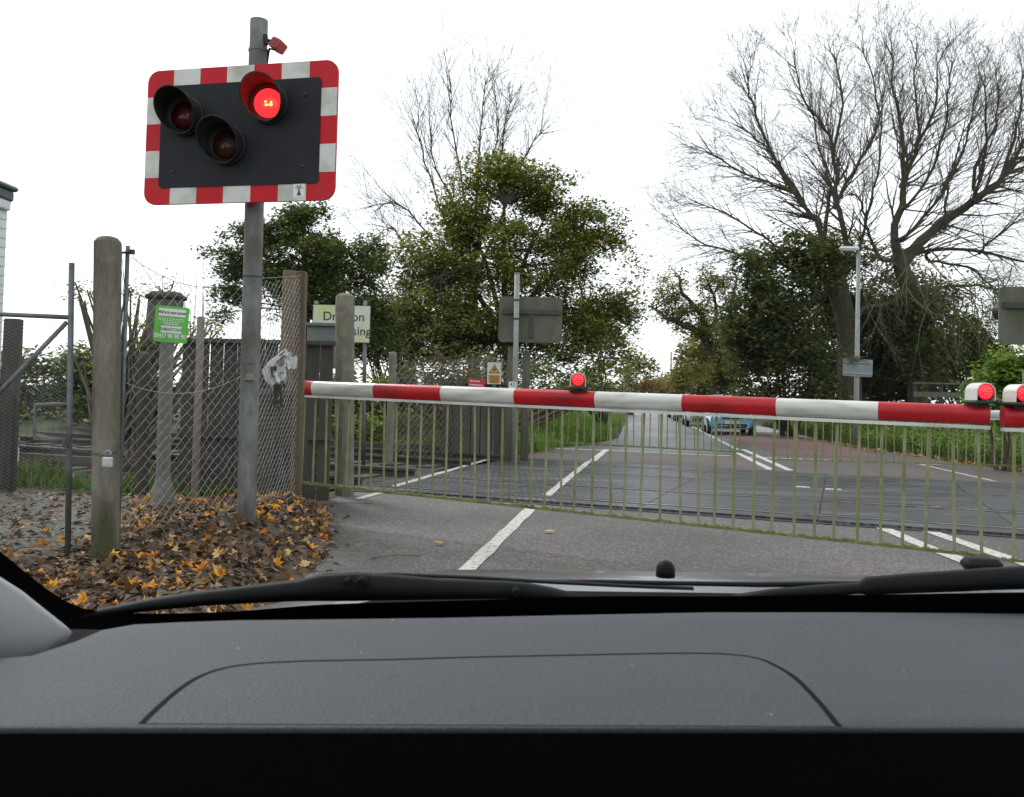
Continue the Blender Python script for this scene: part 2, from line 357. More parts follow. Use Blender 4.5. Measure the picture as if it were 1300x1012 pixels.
# ballast bed
mb = MB(); mb.add([TP(-60, -.5, .0), TP(-3.2, -.5, .0), TP(-3.0, 7.1, .0), TP(-60, 7.1, .0)], [(0, 1, 2, 3)])
mb.add([TP(9.6, -.5, .0), TP(60, -.5, .0), TP(60, 7.1, .0), TP(9.6, 7.1, .0)], [(0, 1, 2, 3)])
tag(mb.build('railway_ballast', BALLAST, loc=(0, 0, 0)), kind='structure')
tag(strip(LEFT, RIGHT, -6, 19.4, 0).build('road', ASPH, loc=(0, 0, 0)), kind='structure')
tag(strip(LEFT, RIGHT, 19.4, 150, 0.0, 2).build('road', ASPHFAR, loc=(0, 0, 0)), kind='structure')
# brown patch between deck and far barrier
mb = MB(); mb.add([TP(-3.2, 6.1, .004), TP(9.3, 6.1, .004), (9.3, 15.2, .004), (8.9, 19, .004), (.5, 19, .004)], [(0, 1, 2, 3, 4)])
tag(mb.build('road_patch', ASPHBR, loc=(0, 0, 0)), kind='structure')
mb = MB(); mb.add([(6.15, 19.6, .004), (8.2, 19.2, .004), (9.2, 24, .004), (10.3, 33, .004), (7.7, 33, .004), (6.5, 24.5, .004)], [(0, 1, 2, 3, 4, 5)])
tag(mb.build('red_lane_surface', REDL, loc=(0, 0, 0)), kind='structure')

# crossing deck: rubber panels between the rails
A0, A1 = -3.0, 9.4
rails_b = [.42, 1.855, 3.85, 5.285]
mb = MB()
segs = [(.05, .33, 0), (.53, 1.72, 0), (1.99, 3.74, 0), (3.97, 5.15, 0), (5.42, 5.97, 0)]
for b0, b1, _ in segs:
    a = A0
    while a < A1:
        a2 = min(a+1.8, A1)
        mb.add([TP(a+.006, b0, .03), TP(a2-.006, b0, .03), TP(a2-.006, b1, .03), TP(a+.006, b1, .03),
                TP(a+.006, b0, -.02), TP(a2-.006, b0, -.02), TP(a2-.006, b1, -.02), TP(a+.006, b1, -.02)],
               [(0, 1, 2, 3), (0, 4, 5, 1), (1, 5, 6, 2), (2, 6, 7, 3), (3, 7, 4, 0)], 0 if a < 3.5 else 1)
        a = a2
tag(mb.build('crossing_deck', [DECK, DECKP], loc=(0, 0, 0)), kind='structure')
mb = MB(); mb.add([TP(A0, -.05, .008), TP(A1, -.05, .008), TP(A1, 6.03, .008), TP(A0, 6.03, .008)], [(0, 1, 2, 3)])
tag(mb.build('flangeway_bed', SBLACK, loc=(0, 0, 0)), kind='structure')
for k, lab in ((0, 'nearer railway track crossing the road and running off to the left'), (1, 'farther railway track crossing the road beyond the first one')):
    t = thing('railway_track', TP(0, rails_b[2*k], 0), lab, 'railway track', 'railway tracks')
    for b in rails_b[2*k:2*k+2]:
        for a0, a1, m in ((-60, A0, RAILR), (A0, A1, RAILM), (A1, 60, RAILR)):
            mb = MB(); prof = [(-.035, .035), (.035, .035), (.035, .0), (.01, -.03), (.01, -.1), (-.01, -.1), (-.01, -.03), (-.035, 0)]
            mb.loft([[TP(a, b+u, v+(.0 if a0 == A0 or True else 0)) + Vector((0, 0, 0 if m is RAILM else .09)) for u, v in prof] for a in (a0, a1)])
            mb.build('rail', m, t)
    if True:
        mb = MB(); bb = rails_b[2*k]-.45 if k == 0 else rails_b[3]+.45
        for a0, a1 in ((-60, A0-.8), (A1+.8, 60)):
            mb.box(TP((a0+a1)/2, bb, .16), (a1-a0, .07, .1), Matrix((tdir, tnrm, Vector((0, 0, 1)))).transposed())
        mb.build('conductor_rail', RAILR, t)
        mb = MB(); Rm = Matrix((tdir, tnrm, Vector((0, 0, 1)))).transposed()
        for i in range(60): mb.box(TP(-3.6-.65*i, (rails_b[2*k]+rails_b[2*k+1])/2, .0), (.25, 2.5, .05), Rm)
        mb.build('sleepers', DWOOD, t); 
        t.children[-1]['kind'] = 'stuff'
# yellow guard boards beside the conductor rail at left
for i, (a, b, ln, lab) in enumerate(((-12.2, 2.6, 1.2, 'nearer yellow guard board lying between the tracks beyond the gate'), (-14.2, 3.3, 1.0, 'farther yellow guard board lying between the tracks beyond the gate'))):
    mb = MB(); mb.box(TP(a, b, .16), (ln, .22, .06), Matrix((tdir, tnrm, Vector((0, 0, 1)))).transposed(), bev=.01)
    tag(mb.build('guard_board', YEL), lab, 'guard board', 'yellow guard boards on the track')

# painted markings (each line its own sheet 4 mm above what lies below)
def line(pts, wd, z, mat_, name='road_marking', jit=.008):
    mb = MB(); vs = []; fs = []; pts = [Vector((x, y, 0)) for x, y in pts]; full = []
    for a, b in zip(pts, pts[1:]):
        n = max(1, int((b-a).length/.25))
        full += [a.lerp(b, i/n) for i in range(n)]
    full.append(pts[-1])
    for i, p in enumerate(full):
        d = (full[min(i+1, len(full)-1)]-full[max(i-1, 0)]).normalized(); nn = Vector((-d.y, d.x, 0))
        vs += [p+nn*(wd/2+rnd.uniform(-jit, jit))+Vector((0, 0, z)), p-nn*(wd/2+rnd.uniform(-jit, jit))+Vector((0, 0, z))]
    for i in range(len(full)-1): fs.append((2*i, 2*i+1, 2*i+3, 2*i+2))
    mb.add(vs, fs); return tag(mb.build(name, mat_, loc=(full[0].x, full[0].y, z)), kind='structure')
def gl(*pp): return [(G(x, y).x, G(x, y).y) for x, y in pp]
line(gl((455, 634), (500, 621)), .11, .006, PAINT)
line(gl((500, 621), (662, 573)), .11, .036, PAINT)
line([(-1.35, -2), tuple(gl((588, 729))[0]), tuple(gl((677, 643))[0])], .12, .006, PAINTN)
line(gl((675, 640), (694, 633)), .3, .0065, PAINT)
line(gl((694, 633), (748, 588)), .10, .036, PAINT)
line(gl((752, 586), (770, 571)), .13, .009, PAINTN)
for p in (((1112, 667), (1165, 690), (1232, 716), (1330, 760)), ((1162, 669), (1230, 692), (1300, 716), (1400, 752))): line(gl(*p), .14, .006, PAINTN)
line(gl((1010, 621), (1028, 622)), .2, .036, PAINT); line(gl((1048, 624), (1068, 625)), .2, .036, PAINT)
line(gl((979, 597), (935, 575)), .13, .009, PAINTN); line(gl((1003, 598), (943, 571)), .13, .0095, PAINTN)
line(gl((936, 571), (897, 551), (872, 538), (857, 529)), .12, .006, PAINTN)
line(gl((1168, 590), (1264, 612)), .09, .009, PAINT)
line([(.9, 19.7), (4.7, 18.5)], .2, .007, PAINT); line([(5.0, 18.2), (8.6, 17.4)], .25, .007, PAINT)
line(gl((893, 559), (905, 560)), .1, .006, PAINT)

# ------------------------------------------------------------ leaf bank on the left
def XB(y): return -1.22 if y < 5 else (-1.3 if y < 6.4 else lerp(-1.3, -1.85, min(1, (y-6.4)/2.6)))
def seg_d(x, y, a, b):
    a = Vector(a); b = Vector(b); p = Vector((x, y)); t = max(0, min(1, (p-a).dot(b-a)/(b-a).length_squared)); return (p-(a+(b-a)*t)).length
def VH(x, y):
    xb = XB(y)+.05*noise.noise(Vector((0, y*2.3, 1)))
    z = .13*sstep(0, .35, xb-x)
    d = min(seg_d(x, y, (-2.3, 5.9), (-1.95, 6.4)), seg_d(x, y, (-1.95, 6.4), (-1.87, 7.7)), seg_d(x, y, (-2.2, 6.0), (-2.7, 6.9)))
    z += .15*math.exp(-(d/.42)**2)*sstep(0, .4, xb-x)
    z += .025*noise.noise(Vector((x*3, y*3, 0)))*sstep(0, .3, xb-x)
    return z*sstep(9.3, 8.3, y) if y > 8.3 else z
mb = MB(); xs = np.arange(-9, -1.1, .1); ys = np.arange(2.0, 9.5, .1); nx = len(xs)
for y in ys:
    for x in xs: mb.v.append((x, y, VH(x, y)+.002 - (.05 if x > XB(y) else 0)))
for j in range(len(ys)-1):
    for i in range(nx-1): mb.f.append((j*nx+i, j*nx+i+1, (j+1)*nx+i+1, (j+1)*nx+i)); mb.m.append(1 if xs[i] < -2.75 and ys[j] > 5.6 else 0)
tag(mb.build('verge', [SOIL, GRAVEL], smooth=True, loc=(0, 0, 0)), kind='structure')

LEAFC = leafmat('fallen_leaf', [(0, (.12, .065, .025)), (.2, (.2, .11, .045)), (.34, (.09, .05, .022)), (.5, (.3, .17, .075)), (.6, (.42, .26, .11)), (.7, (.60, .2, .015)), (.88, (.70, .36, .02)), (1, (.55, .44, .25))], trans=.15)
LEAFB = leafmat('brown_leaf_litter', [(0, (.03, .018, .010)), (.4, (.075, .045, .025)), (.7, (.12, .078, .048)), (.88, (.25, .18, .12)), (1, (.05, .03, .016))], trans=.1)
MAPLE = [(0, 0), (.12, -.02), (.46, -.32), (.40, -.06), (.62, .05), (.40, .2), (.52, .52), (.28, .42), (.0, .95), (-.28, .42), (-.52, .52), (-.40, .2), (-.62, .05), (-.40, -.06), (-.46, -.32), (-.12, -.02)]
def maple(mb, p, s, m=0, flat=False, curl=None):
    a = rnd.uniform(0, 6.28); tl = rnd.uniform(.0, .25 if flat else 1.1); ta = rnd.uniform(0, 6.28)
    Rm = Matrix.Rotation(a, 3, 'Z'); Rt = Matrix.Rotation(tl, 3, Vector((math.cos(ta), math.sin(ta), 0)))
    cu = rnd.uniform(-1.8, 1.8) if curl is None else curl; cv = rnd.uniform(-1.4, 1.4) if curl is None else curl; ax_ = rnd.uniform(.55, 1.05) if curl is None else 1
    vs = [Vector((0, .3, 0))]+[Vector((x*ax_*rnd.uniform(.75, 1.2), y*rnd.uniform(.8, 1.1), cu*x*x+cv*(y-.3)**2*.7)) for x, y in MAPLE]
    vs = [Vector(p)+Rt @ Rm @ ((v-Vector((0, .3, 0)))*s) for v in vs]
    k = len(MAPLE)
    mb.add(vs, [(0, 1+i, 1+(i+1) % k) for i in range(k)], m)
mb = MB()
cnt = 0
while cnt < 15000:
    x = rnd.uniform(-6, -1.1); y = 3.0+6*rnd.random()**1.2
    e = XB(y)-x
    if e < -.28 or (e < .12 and rnd.random() > .25) or (e < -.05 and rnd.random() > .15): continue
    if x < -2.8 and rnd.random() > (.25 if y > 4.6 else .8): continue
    cnt += 1
    s = rnd.uniform(.012, .042); p = Vector((x, y, max(0, VH(x, y))+(rnd.uniform(.002, .03) if e > .05 else .012)))
    a = rnd.uniform(0, 6.28); d = Vector((math.cos(a), math.sin(a), rnd.uniform(-.4, .5))); e2 = Vector((-math.sin(a), math.cos(a), rnd.uniform(-.7, .7)))*rnd.uniform(.3, .6)
    up = Vector((0, 0, rnd.uniform(-.2, .5)))
    mb.add([p-d*s, p+e2*s+up*s, p+d*s, p-e2*s+up*s], [(0, 1, 2), (0, 2, 3)])
for i in range(260):
    x = rnd.uniform(-3.5, -1.15); y = rnd.uniform(3.2, 8.5)
    if XB(y) < x: continue
    a = rnd.uniform(0, 6.28); l = rnd.uniform(.05, .22); p = Vector((x, y, VH(x, y)+.02)); d = Vector((math.cos(a), math.sin(a), rnd.uniform(-.1, .1)))*l
    mb.tube([p-d*.5, p+Vector((0, 0, .01)), p+d*.5+Vector((rnd.uniform(-.02, .02), 0, 0))], .0022, 3, cap=False)
tag(mb.build('leaf_litter', LEAFB, loc=(0, 0, 0)), 'brown crumbled leaf litter covering the verge by the fence', 'leaf litter', kind='stuff')
mb = MB(); cnt = 0
while cnt < 1750:
    x = rnd.uniform(-4.2, -1.15); y = 3.0+5.6*rnd.random()**1.15
    e = XB(y)-x
    if e < 0 or (noise.noise(Vector((x*2.2, y*1.6, 4))) < -.12 and rnd.random() > .3) or (x < -2.75 and rnd.random() > .2): continue
    # thicker drift near the poles
    cnt += 1
    maple(mb, (x, y, VH(x, y)+rnd.uniform(.01, .045)), rnd.choice((.025, .035, .045, .055, .07, .085)))
for px, py in ((215, 618), (225, 640), (198, 662), (300, 625), (275, 640), (312, 640), (245, 655), (150, 675), (140, 690), (190, 655), (285, 700), (100, 762), (85, 765), (165, 745), (62, 745), (375, 640), (330, 655), (395, 622), (405, 650), (170, 690), (345, 715), (360, 716), (150, 630), (262, 628), (238, 632), (318, 612)):
    q = G(px, py, .2); q = P(px, py, q.y); maple(mb, (q.x, q.y, VH(q.x, q.y)+.05), rnd.uniform(.07, .105))
tag(mb.build('fallen_leaves', LEAFC, loc=(0, 0, 0)), 'orange and yellow maple leaves scattered over the leafy bank', 'fallen leaves', kind='stuff')
LEAFY = leafmat('yellow_leaf', [(0, (.55, .3, .03)), (1, (.6, .33, .04))], trans=.1)
LEAFO = leafmat('orange_leaf', [(0, (.6, .16, .03)), (1, (.6, .18, .03))], trans=.1)
LEAFT = leafmat('tan_leaf', [(0, (.4, .26, .12)), (1, (.42, .28, .13))], trans=.1)
for px, py, s, m, lab in ((558, 692, .075, LEAFY, 'yellow fallen leaf alone on the asphalt left of the centre line'), (697, 677, .085, LEAFT, 'pale tan fallen leaf lying right of the white centre line'),
                          (1190, 646, .10, LEAFO, 'orange fallen leaf lying on the dark crossing deck'), (708, 661, .03, LEAFO, 'small orange leaf beyond the tan one right of the centre line')):
    mb = MB(); q = G(px, py, .03 if py < 650 else .0); maple(mb, (q.x, q.y, q.z+.022), s, flat=True, curl=.15)
    tag(mb.build('fallen_leaf', m), lab, 'leaf', 'single leaves on the road')
for px, py, l, lab in ((503, 707, .35, 'thin brown twig lying on the asphalt beside the leaf bank'), (440, 640, .5, 'dark straight twig at the road edge by the leaf bank')):
    q = G(px, py, .008); mb = MB(); mb.tube([q-Vector((l/2, .06, 0)), q+Vector((0, .02, .012)), q+Vector((l/2, .05, .003))], .004, 5)
    tag(mb.build('twig', TWIGB), lab, 'twig', 'twigs on the road')

# ------------------------------------------------------------ level crossing signal
def yawv(a): return Vector((math.cos(R(a)), math.sin(R(a)), 0))
CHN0 = pmat('dark_band_steel', (.06, .06, .058), rough=.6, metal=.4)
S0 = Vector((P(314, 632, 6.2).x, 6.2, .25))
sig = thing('crossing_signal', S0, 'lit red wigwag crossing signal with red and white bordered black board on grey pole', 'traffic signal', 'wigwag signals')
ptop = P(329, 26, 6.2); pbot = Vector((S0.x, 6.2, .1)); ptop = Vector((P(329, 26, 6.2).x, 6.2, ptop.z))
mb = MB(); ax = (ptop-pbot); rp_ = .063
mb.tube([pbot, pbot+ax*.5, pbot+ax*.94], rp_*1.06, 20); mb.tube([pbot+ax*.94, ptop], rp_, 20)
mb.tube([pbot+ax*.938, pbot+ax*.943], rp_*1.12, 20)
mb.box(pbot+ax*.345+Vector((.02, -rp_*1.05, 0)), (.05, .012, .05), m=0)
auto(mb.build('pole', GALV, sig), 50)
YB = 6.04
# board frame (yawed so its right edge is nearer)
c = P(303, 170, YB); yaw = -12.5
BX = yawv(yaw); BM = frame(c, BX, Vector((-.012, 0, 1)))
BW, BH = 1.475, .975
mb = MB(); mb.prism(rrect(-BW/2, -BH/2, BW/2, BH/2, .09, 8), BM, -.02, 0, 0)
# stripes: white cells laid as thin sheet pieces within the border
bw = .118
cw = BW/7; chh = BH/5
for i in (1, 3, 5):
    for y0, y1 in ((-BH/2+.001, -BH/2+bw), (BH/2-bw, BH/2-.001)):
        mb.prism([(-BW/2+i*cw, y0), (-BW/2+(i+1)*cw, y0), (-BW/2+(i+1)*cw, y1), (-BW/2+i*cw, y1)], BM, 0, .0015, 1)
for i in (1, 3):
    for x0, x1 in ((-BW/2+.001, -BW/2+bw), (BW/2-bw, BW/2-.001)):
        mb.prism([(x0, -BH/2+i*chh), (x1, -BH/2+i*chh), (x1, -BH/2+(i+1)*chh), (x0, -BH/2+(i+1)*chh)], BM, 0, .0015, 1)
mb.build('border_board', [RED, WHITE], sig)
mb = MB(); mb.prism(rrect(-BW/2+bw, -BH/2+bw, BW/2-bw, BH/2-bw, .03, 5), BM, .001, .006)
mb.build('black_panel', BLK, sig)
mb = MB()
for z in (-.25, .25): mb.prism([(-.5, z-.02), (.5, z-.02), (.5, z+.02), (-.5, z+.02)], BM, -.045, -.021)
mb.prism([(.02, -.3), (.18, -.3), (.18, .3), (.02, .3)], BM, -.075, -.046)
mb.build('mounting_bracket', GALV, sig)
for u in (-.5, .5):
    for v in (-.25, .25): mb = MB(); mb.lathe([(.012, .0), (.012, .006), (.007, .009)], 8, BM @ Matrix.Translation((u, v, .006))); mb.build('bolt', BLKG, sig)
mb = MB(); q = P(317, 478, 6.13); mb.box(q, (.05, .02, .035), bev=.005); mb.box(q-Vector((0, .005, .02)), (.09, .03, .012)); mb.build('rusty_clip', RUST, sig)
for py in (352,):
    mb = MB(); q = pbot.lerp(ptop, (pbot.z-P(318, py, 6.2).z)/(pbot.z-ptop.z)); mb.tube([q-Vector((0, 0, .008)), q+Vector((0, 0, .008))], rp_*1.1, 16); mb.build('steel_band', CHN0, sig)
def onboard(px, py, w=0):
    n = (BM.to_3x3() @ Vector((0, 0, 1))); q = hit(px, py, BM.translation+n*w, n); return BM.inverted() @ q
def head(px, py, lens, glint, lit, name, tilt):
    q = onboard(px, py, .03)
    HM = BM @ Matrix.Translation((q.x, q.y, 0)) @ Matrix.Rotation(R(tilt[0]), 4, 'Y') @ Matrix.Rotation(R(tilt[1]), 4, 'X')
    mb = MB(); mb.lathe([(.10, .006), (.142, .008), (.142, .05), (.125, .055), (.115, .04), (.1, .03)], 32, HM)
    h = mb.build('signal_head', BLKG, sig); auto(h, 40)
    # hood: long on top, short below
    mb = MB(); n = 40; ro, ri = .135, .128
    vs = []; fs = []
    for j in range(n):
        t = 2*math.pi*j/n; k = (1+math.sin(t))/2; L = .045+.20*(k**.8)
        fl = 1+.10*k
        for r, z in ((ro, .03), (ro*fl, .03+L), (ri*fl, .03+L), (ri, .03)):
            vs.append(HM @ Vector((r*math.cos(t), r*math.sin(t), z)))
    for j in range(n):
        k = (j+1) % n
        for q_ in range(3): fs.append((j*4+q_, k*4+q_, k*4+q_+1, j*4+q_+1))
    mb.add(vs, fs); auto(mb.build('hood', BLKG, h), 50)
    mb = MB(); prof = [(.0001, .062), (.04, .06), (.075, .052), (.1, .038), (.1, .03)]
    mb.lathe(prof, 32, HM); l = mb.build('lens', lens, h, smooth=True)
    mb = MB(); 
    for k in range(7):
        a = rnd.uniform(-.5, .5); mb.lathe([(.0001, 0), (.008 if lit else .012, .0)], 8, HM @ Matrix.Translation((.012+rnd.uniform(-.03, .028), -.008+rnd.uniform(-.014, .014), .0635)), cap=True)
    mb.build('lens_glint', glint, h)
    # ribs of the lens
    return h
h1 = head(340, 131, LIT, LITC, True, 'right', (9, 3)); tag(h1, 'lit red signal head at upper right of the board')
h2 = head(234, 147, REDOFF, REDREF, False, 'left', (7, 3))
h3 = head(287, 184, AMBOFF, AMBREF, False, 'amber', (7, 3)); tag(h3, 'unlit amber signal head below the two reds')
# red glow of lamp light comes from the lens itself
q = onboard(380, 241); SM = BM @ Matrix.Translation((q.x, q.y, .002))
mb = MB(); mb.prism([(-.043, -.055), (.043, -.055), (.043, .055), (-.043, .055)], SM, 0, .002, 0)
mb.prism([(-.016, -.04), (.016, -.04), (.006, -.012), (.004, .01), (-.004, .01), (-.006, -.012)], SM, .002, .0035, 1)
for a in (-60, -25, 20, 60):
    ca, sa = math.sin(R(a)), math.cos(R(a)); mb.prism([(ca*.014-.004, sa*.014), (ca*.014+.004, sa*.014), (ca*.034+.005, sa*.034), (ca*.034-.005, sa*.034)], SM, .002, .0035, 1)
mb.prism([(-.016, .043), (.016, .043), (.016, .046), (-.016, .046)], SM, .002, .0035, 1)
mb.build('sticker', [SWHITE, SBLACK], sig)
# small red unit on a bracket at the top of the pole
CAMR = pmat('faded_red_box', (.42, .07, .05), (.34, .05, .045), scale=20, rough=.6)
q = P(353, 58, 6.15); mb = MB(); Rm = Matrix.Rotation(R(32), 3, 'Y') @ Matrix.Rotation(R(-30), 3, 'Z')
mb.box(q, (.085, .1, .075), Rm, bev=.008); un = mb.build('alarm_unit', CAMR, sig)
mb = MB(); mb.box(q+Rm @ Vector((0, -.052, 0)), (.06, .006, .05), Rm); mb.build('alarm_grille', pmat('dark_red_grille', (.22, .03, .03), scale=60), un)
mb = MB(); a = Vector((P(338, 50, 6.2).x, 6.2, P(338, 50, 6.2).z)); mb.tube([a-Vector((.02, 0, 0)), a+Vector((.04, -.02, -.02)), q], .012, 6)
mb.tube([a+Vector((.0, -.03, .02)), a+Vector((.01, -.03, -.05))], .02, 6)
mb.tube([q+Vector((-.02, 0, -.03)), P(342, 62, 6.2), P(340, 72, 6.2), P(338.5, 84, 6.2)], .009, 6); mb.build('bracket', BLKG, sig)

# ------------------------------------------------------------ gate, concrete post, chain, padlock
def post(name, px_top, px_bot, Y, wpx, mat_, label, cat, group=None, shape='round', z0=None, capr=1.0, n=14, depth=None):
    pt = P(*px_top, Y); pb = P(*px_bot, Y)
    pt.y = pb.y = Y
    if z0 is not None: pb.z = z0
    wd = wpx/F*Y
    mb = MB()
    if shape == 'round': mb.tube([pb, (pb+pt)/2, pt], wd/2, n)
    elif shape == 'conc':
        hw = wd/2; ch = hw*.5; A0_ = R(24); poly = [(x*math.cos(A0_)-y*math.sin(A0_), x*math.sin(A0_)+y*math.cos(A0_)) for x, y in [(-hw+ch, -hw), (hw-ch, -hw), (hw, -hw+ch), (hw, hw-ch), (hw-ch, hw), (-hw+ch, hw), (-hw, hw-ch), (-hw, -hw+ch)]]
        rings = []; Hh = (pt-pb).length
        N = 14
        for i in range(N+1):
            t = i/N; s = 1
            c_ = pb.lerp(pt, t)
            rings.append([c_+Vector((x, y, 0))*(1+.012*rnd.uniform(-1, 1)) for x, y in poly])
        for dz, s in ((.012, .9), (.03, .72), (.042, .4)):
            rings.append([pt+Vector((x*s, y*s, dz)) for x, y in poly])
        mb.loft(rings)
    else:
        d = depth or wd; mb.box((pb+pt)/2, (wd, d, (pt-pb).length), bev=min(.01, wd*.15))
    o = mb.build(name, mat_, loc=pb); auto(o, 45)
    return tag(o, label, cat, group)
CP = post('concrete_post', (137, 309), (133.5, 712), 5.4, 32.5, CONC, 'thick mossy concrete gate post with padlocked chain around it', 'post', 'concrete posts', 'conc')
YG = 5.4
gate = thing('mesh_gate', (P(88, 700, YG).x, YG, .1), 'grey tubular steel gate filled with diamond mesh left of the concrete post', 'gate')
def gp(px, py): q = P(px, py, YG); return q
mb = MB()
mb.tube([gp(86, 706), gp(91, 334)], .0175, 10); mb.build('end_post', GALVD, gate, smooth=True)
mb = MB(); mb.tube([gp(-60, 396), gp(0, 399), gp(88, 403)], .015, 10); mb.build('top_rail', GALVD, gate, smooth=True)
mb = MB(); mb.tube([gp(85, 409), gp(-60, 560)], .014, 10); mb.build('brace', GALVD, gate, smooth=True)
mb = MB(); mb.tube([gp(87, 513), gp(45, 514), gp(44, 558), gp(84, 558)], .0125, 10); mb.tube([gp(87, 513), gp(45, 514)], .0125, 10); mb.build('latch_hoop', GALVD, gate, smooth=True)
def wiremesh(mb, A, Bv, z0f, z1f, cw, ch, r, m=0, sag=0, jit=0.0, flat=False):
    """zigzag wires between ground points A and B; z0f,z1f give bottom/top as functions of t"""
    A = Vector(A); Bv = Vector(Bv); L = (Bv-A).length; n = int(L/cw)
    for i in range(n):
        t0 = (i)/n; pts = []
        z = z0f(t0); k = 0
        zt = z1f(t0)
        # align rows on a common grid
        z = math.floor(z/ch)*ch; k = int(round(z/ch))
        while z <= zt+1e-6:
            t = (i+((k+i) % 2))/n
            o = .003 if (k+i) % 2 else -.003
            q = A.lerp(Bv, t); wob = Vector((noise.noise(Vector((t*9, z*5, 3)))*jit, noise.noise(Vector((t*9, z*5, 8)))*jit, 0))
            pts.append(Vector((q.x, q.y+o, z))+wob); z += ch; k += 1
        if len(pts) > 1: mb.tube(pts, r, 3, m, cap=False)
gx0 = P(-60, 500, YG).x; gx1 = P(86, 500, YG).x
mb = MB(); wiremesh(mb, (gx0, YG, 0), (gx1, YG, 0), lambda t: .22, lambda t: P(88, 404, YG).z-.01, 0.021, .0115, .0014)
mb.build('mesh_panel', WIRED, gate)
# dark timber post behind the gate
post('timber_post', (14, 405), (12, 612), 8.6, 17, DWOOD, 'dark timber post standing behind the mesh gate at far left', 'post', 'timber posts', 'box', z0=0)
# chain and padlock
CHN = pmat('dark_chain_steel', (.07, .065, .06), (.04, .038, .035), scale=20, rough=.5, metal=.6)
YC = 5.26
cpts = [P(80, 566, 5.38), P(95, 572, YC+.06), P(113, 575, YC), P(124, 577, YC-.01), P(136, 580, YC-.02), P(146, 574, YC), P(155, 566, YC+.05), P(163, 563, 5.47)]
mb = MB()
def resample(pts, d):
    out = [pts[0]]; 
    for a, b in zip(pts, pts[1:]):
        n = max(1, int((b-a).length/d))
        out += [a.lerp(b, i/n) for i in range(1, n+1)]
    return out
rs = resample(cpts, .022)
for i, (a, b) in enumerate(zip(rs, rs[1:])):
    d = (b-a).normalized(); s = d.orthogonal().normalized(); s = (Matrix.Rotation(R(90*(i % 2)+20), 3, d) @ s)
    c0 = (a+b)/2; ring = []
    for j in range(9):
        t = 2*math.pi*j/8; ring.append(c0+d*math.cos(t)*.017+s*math.sin(t)*.008)
    mb.tube(ring, .0028, 4, cap=False)
for dx in (0, .012, -.01):
    p0 = P(86, 548, 5.37); mb.tube([p0+Vector((dx, 0, .03)), p0+Vector((dx+.02, -.02, -.02)), p0+Vector((dx, -.02, -.09)), p0+Vector((dx-.02, .01, -.04))], .008, 5)
tag(mb.build('chain', CHN), 'dark chain tying the gate to the concrete post', 'chain')
pk = thing('padlock', P(136, 592, YC-.05), 'shiny silver padlock hanging on the chain in front of concrete post', 'padlock')
mb = MB(); q = P(136.5, 587, YC-.05); mb.box(q, (.062, .024, .062), bev=.006); mb.build('lock_body', pmat('polished_lock', (.62, .62, .62), (.35, .35, .35), scale=12, rough=.3, metal=.6), pk)
mb = MB(); ring = [q+Vector((.019*math.cos(t), 0, .048+.022*math.sin(t))) for t in np.linspace(0, math.pi, 9)]
mb.tube([q+Vector((.019, 0, .03))]+ring+[q+Vector((-.019, 0, .03))], .005, 8); mb.build('shackle', RAILM, pk, smooth=True)

# ------------------------------------------------------------ chain-link fence
FA = Vector((P(161, 500, 5.5).x, 5.5, 0)); FB = Vector((-1.97, 6.38, 0)); FC = Vector((P(380, 500, 7.6).x, 7.6, 0))
fence = thing('chain_link_fence', (FB.x, FB.y, .2), 'galvanised chain link fence leading from the concrete post past the signal pole', 'fence')
ztA = P(161, 322, 5.5).z; ztB = P(318, 354, 6.35).z; ztC = P(378, 350, 7.6).z
mb = MB(); wiremesh(mb, FA, FB, lambda t: VH(*FA.lerp(FB, t).xy)-.03, lambda t: lerp(ztA, ztB, t)-.12*math.sin(t*math.pi)**.6+.0, .036, .038, .0023, jit=.012)
p = mb.build('mesh_panel', WIRE, fence)
mb = MB(); wiremesh(mb, FB+Vector((.0, .02, 0)), FC, lambda t: VH(*FB.lerp(FC, t).xy)-.03, lambda t: lerp(ztB, ztC, t), .036, .038, .0022, jit=.008)
mb.build('mesh_panel', WIRE, fence)
mb = MB()
for fz in (.0, .52):
    pts = [Vector((*FA.xy, ztA-.02-fz*1.55)).lerp(Vector((*FB.xy, ztB-.0-fz*1.35)), t)-Vector((0, .01, (.10 if fz else .12)*math.sin(t*math.pi)**.8)) for t in np.linspace(0, 1, 14)]
    mb.tube(pts, .0026, 5, cap=False)
    mb.tube([Vector((*FB.xy, ztB-fz*1.35)), Vector((*FC.xy, ztC-fz*1.4))], .0022, 5, cap=False)
mb.build('straining_wire', WIRE, fence)
mb = MB(); mb.tube([Vector((FA.x-.012, 5.48, .15)), Vector((P(164, 315, 5.5).x, 5.48, P(164, 313, 5.5).z))], .014, 8); mb.build('steel_post', GALVD, fence, smooth=True)
mb = MB(); a = P(153, 321, 5.5); b = P(168, 320, 5.42); mb.tube([a, b], .008, 6); mb.tube([b-Vector((0, 0, .015)), b+Vector((0, 0, .015))], .016, 6); mb.build('fixing_bolt', CHN, fence)
mb = MB(); pt = P(380.5, 345, 7.6); pb = Vector((P(378.5, 628, 7.6).x, 7.6, .12)); mb.box((pt+pb)/2, (.085, .09, pt.z-.12), Matrix.Rotation(R(-.3), 3, 'Y'), bev=.008)
mb.build('wooden_post', WOOD, fence)
# second wide silvered board behind the fence corner
post('board_post', (368, 344), (361, 612), 8.35, 16, pmat('pale_brown_board', (.14, .105, .065), (.09, .068, .042), scale=9, rough=.85, stretch=(3, 3, .3)), 'pale brown timber post behind the fence next to the wooden fence post', 'post', 'timber posts', 'box', z0=.0)
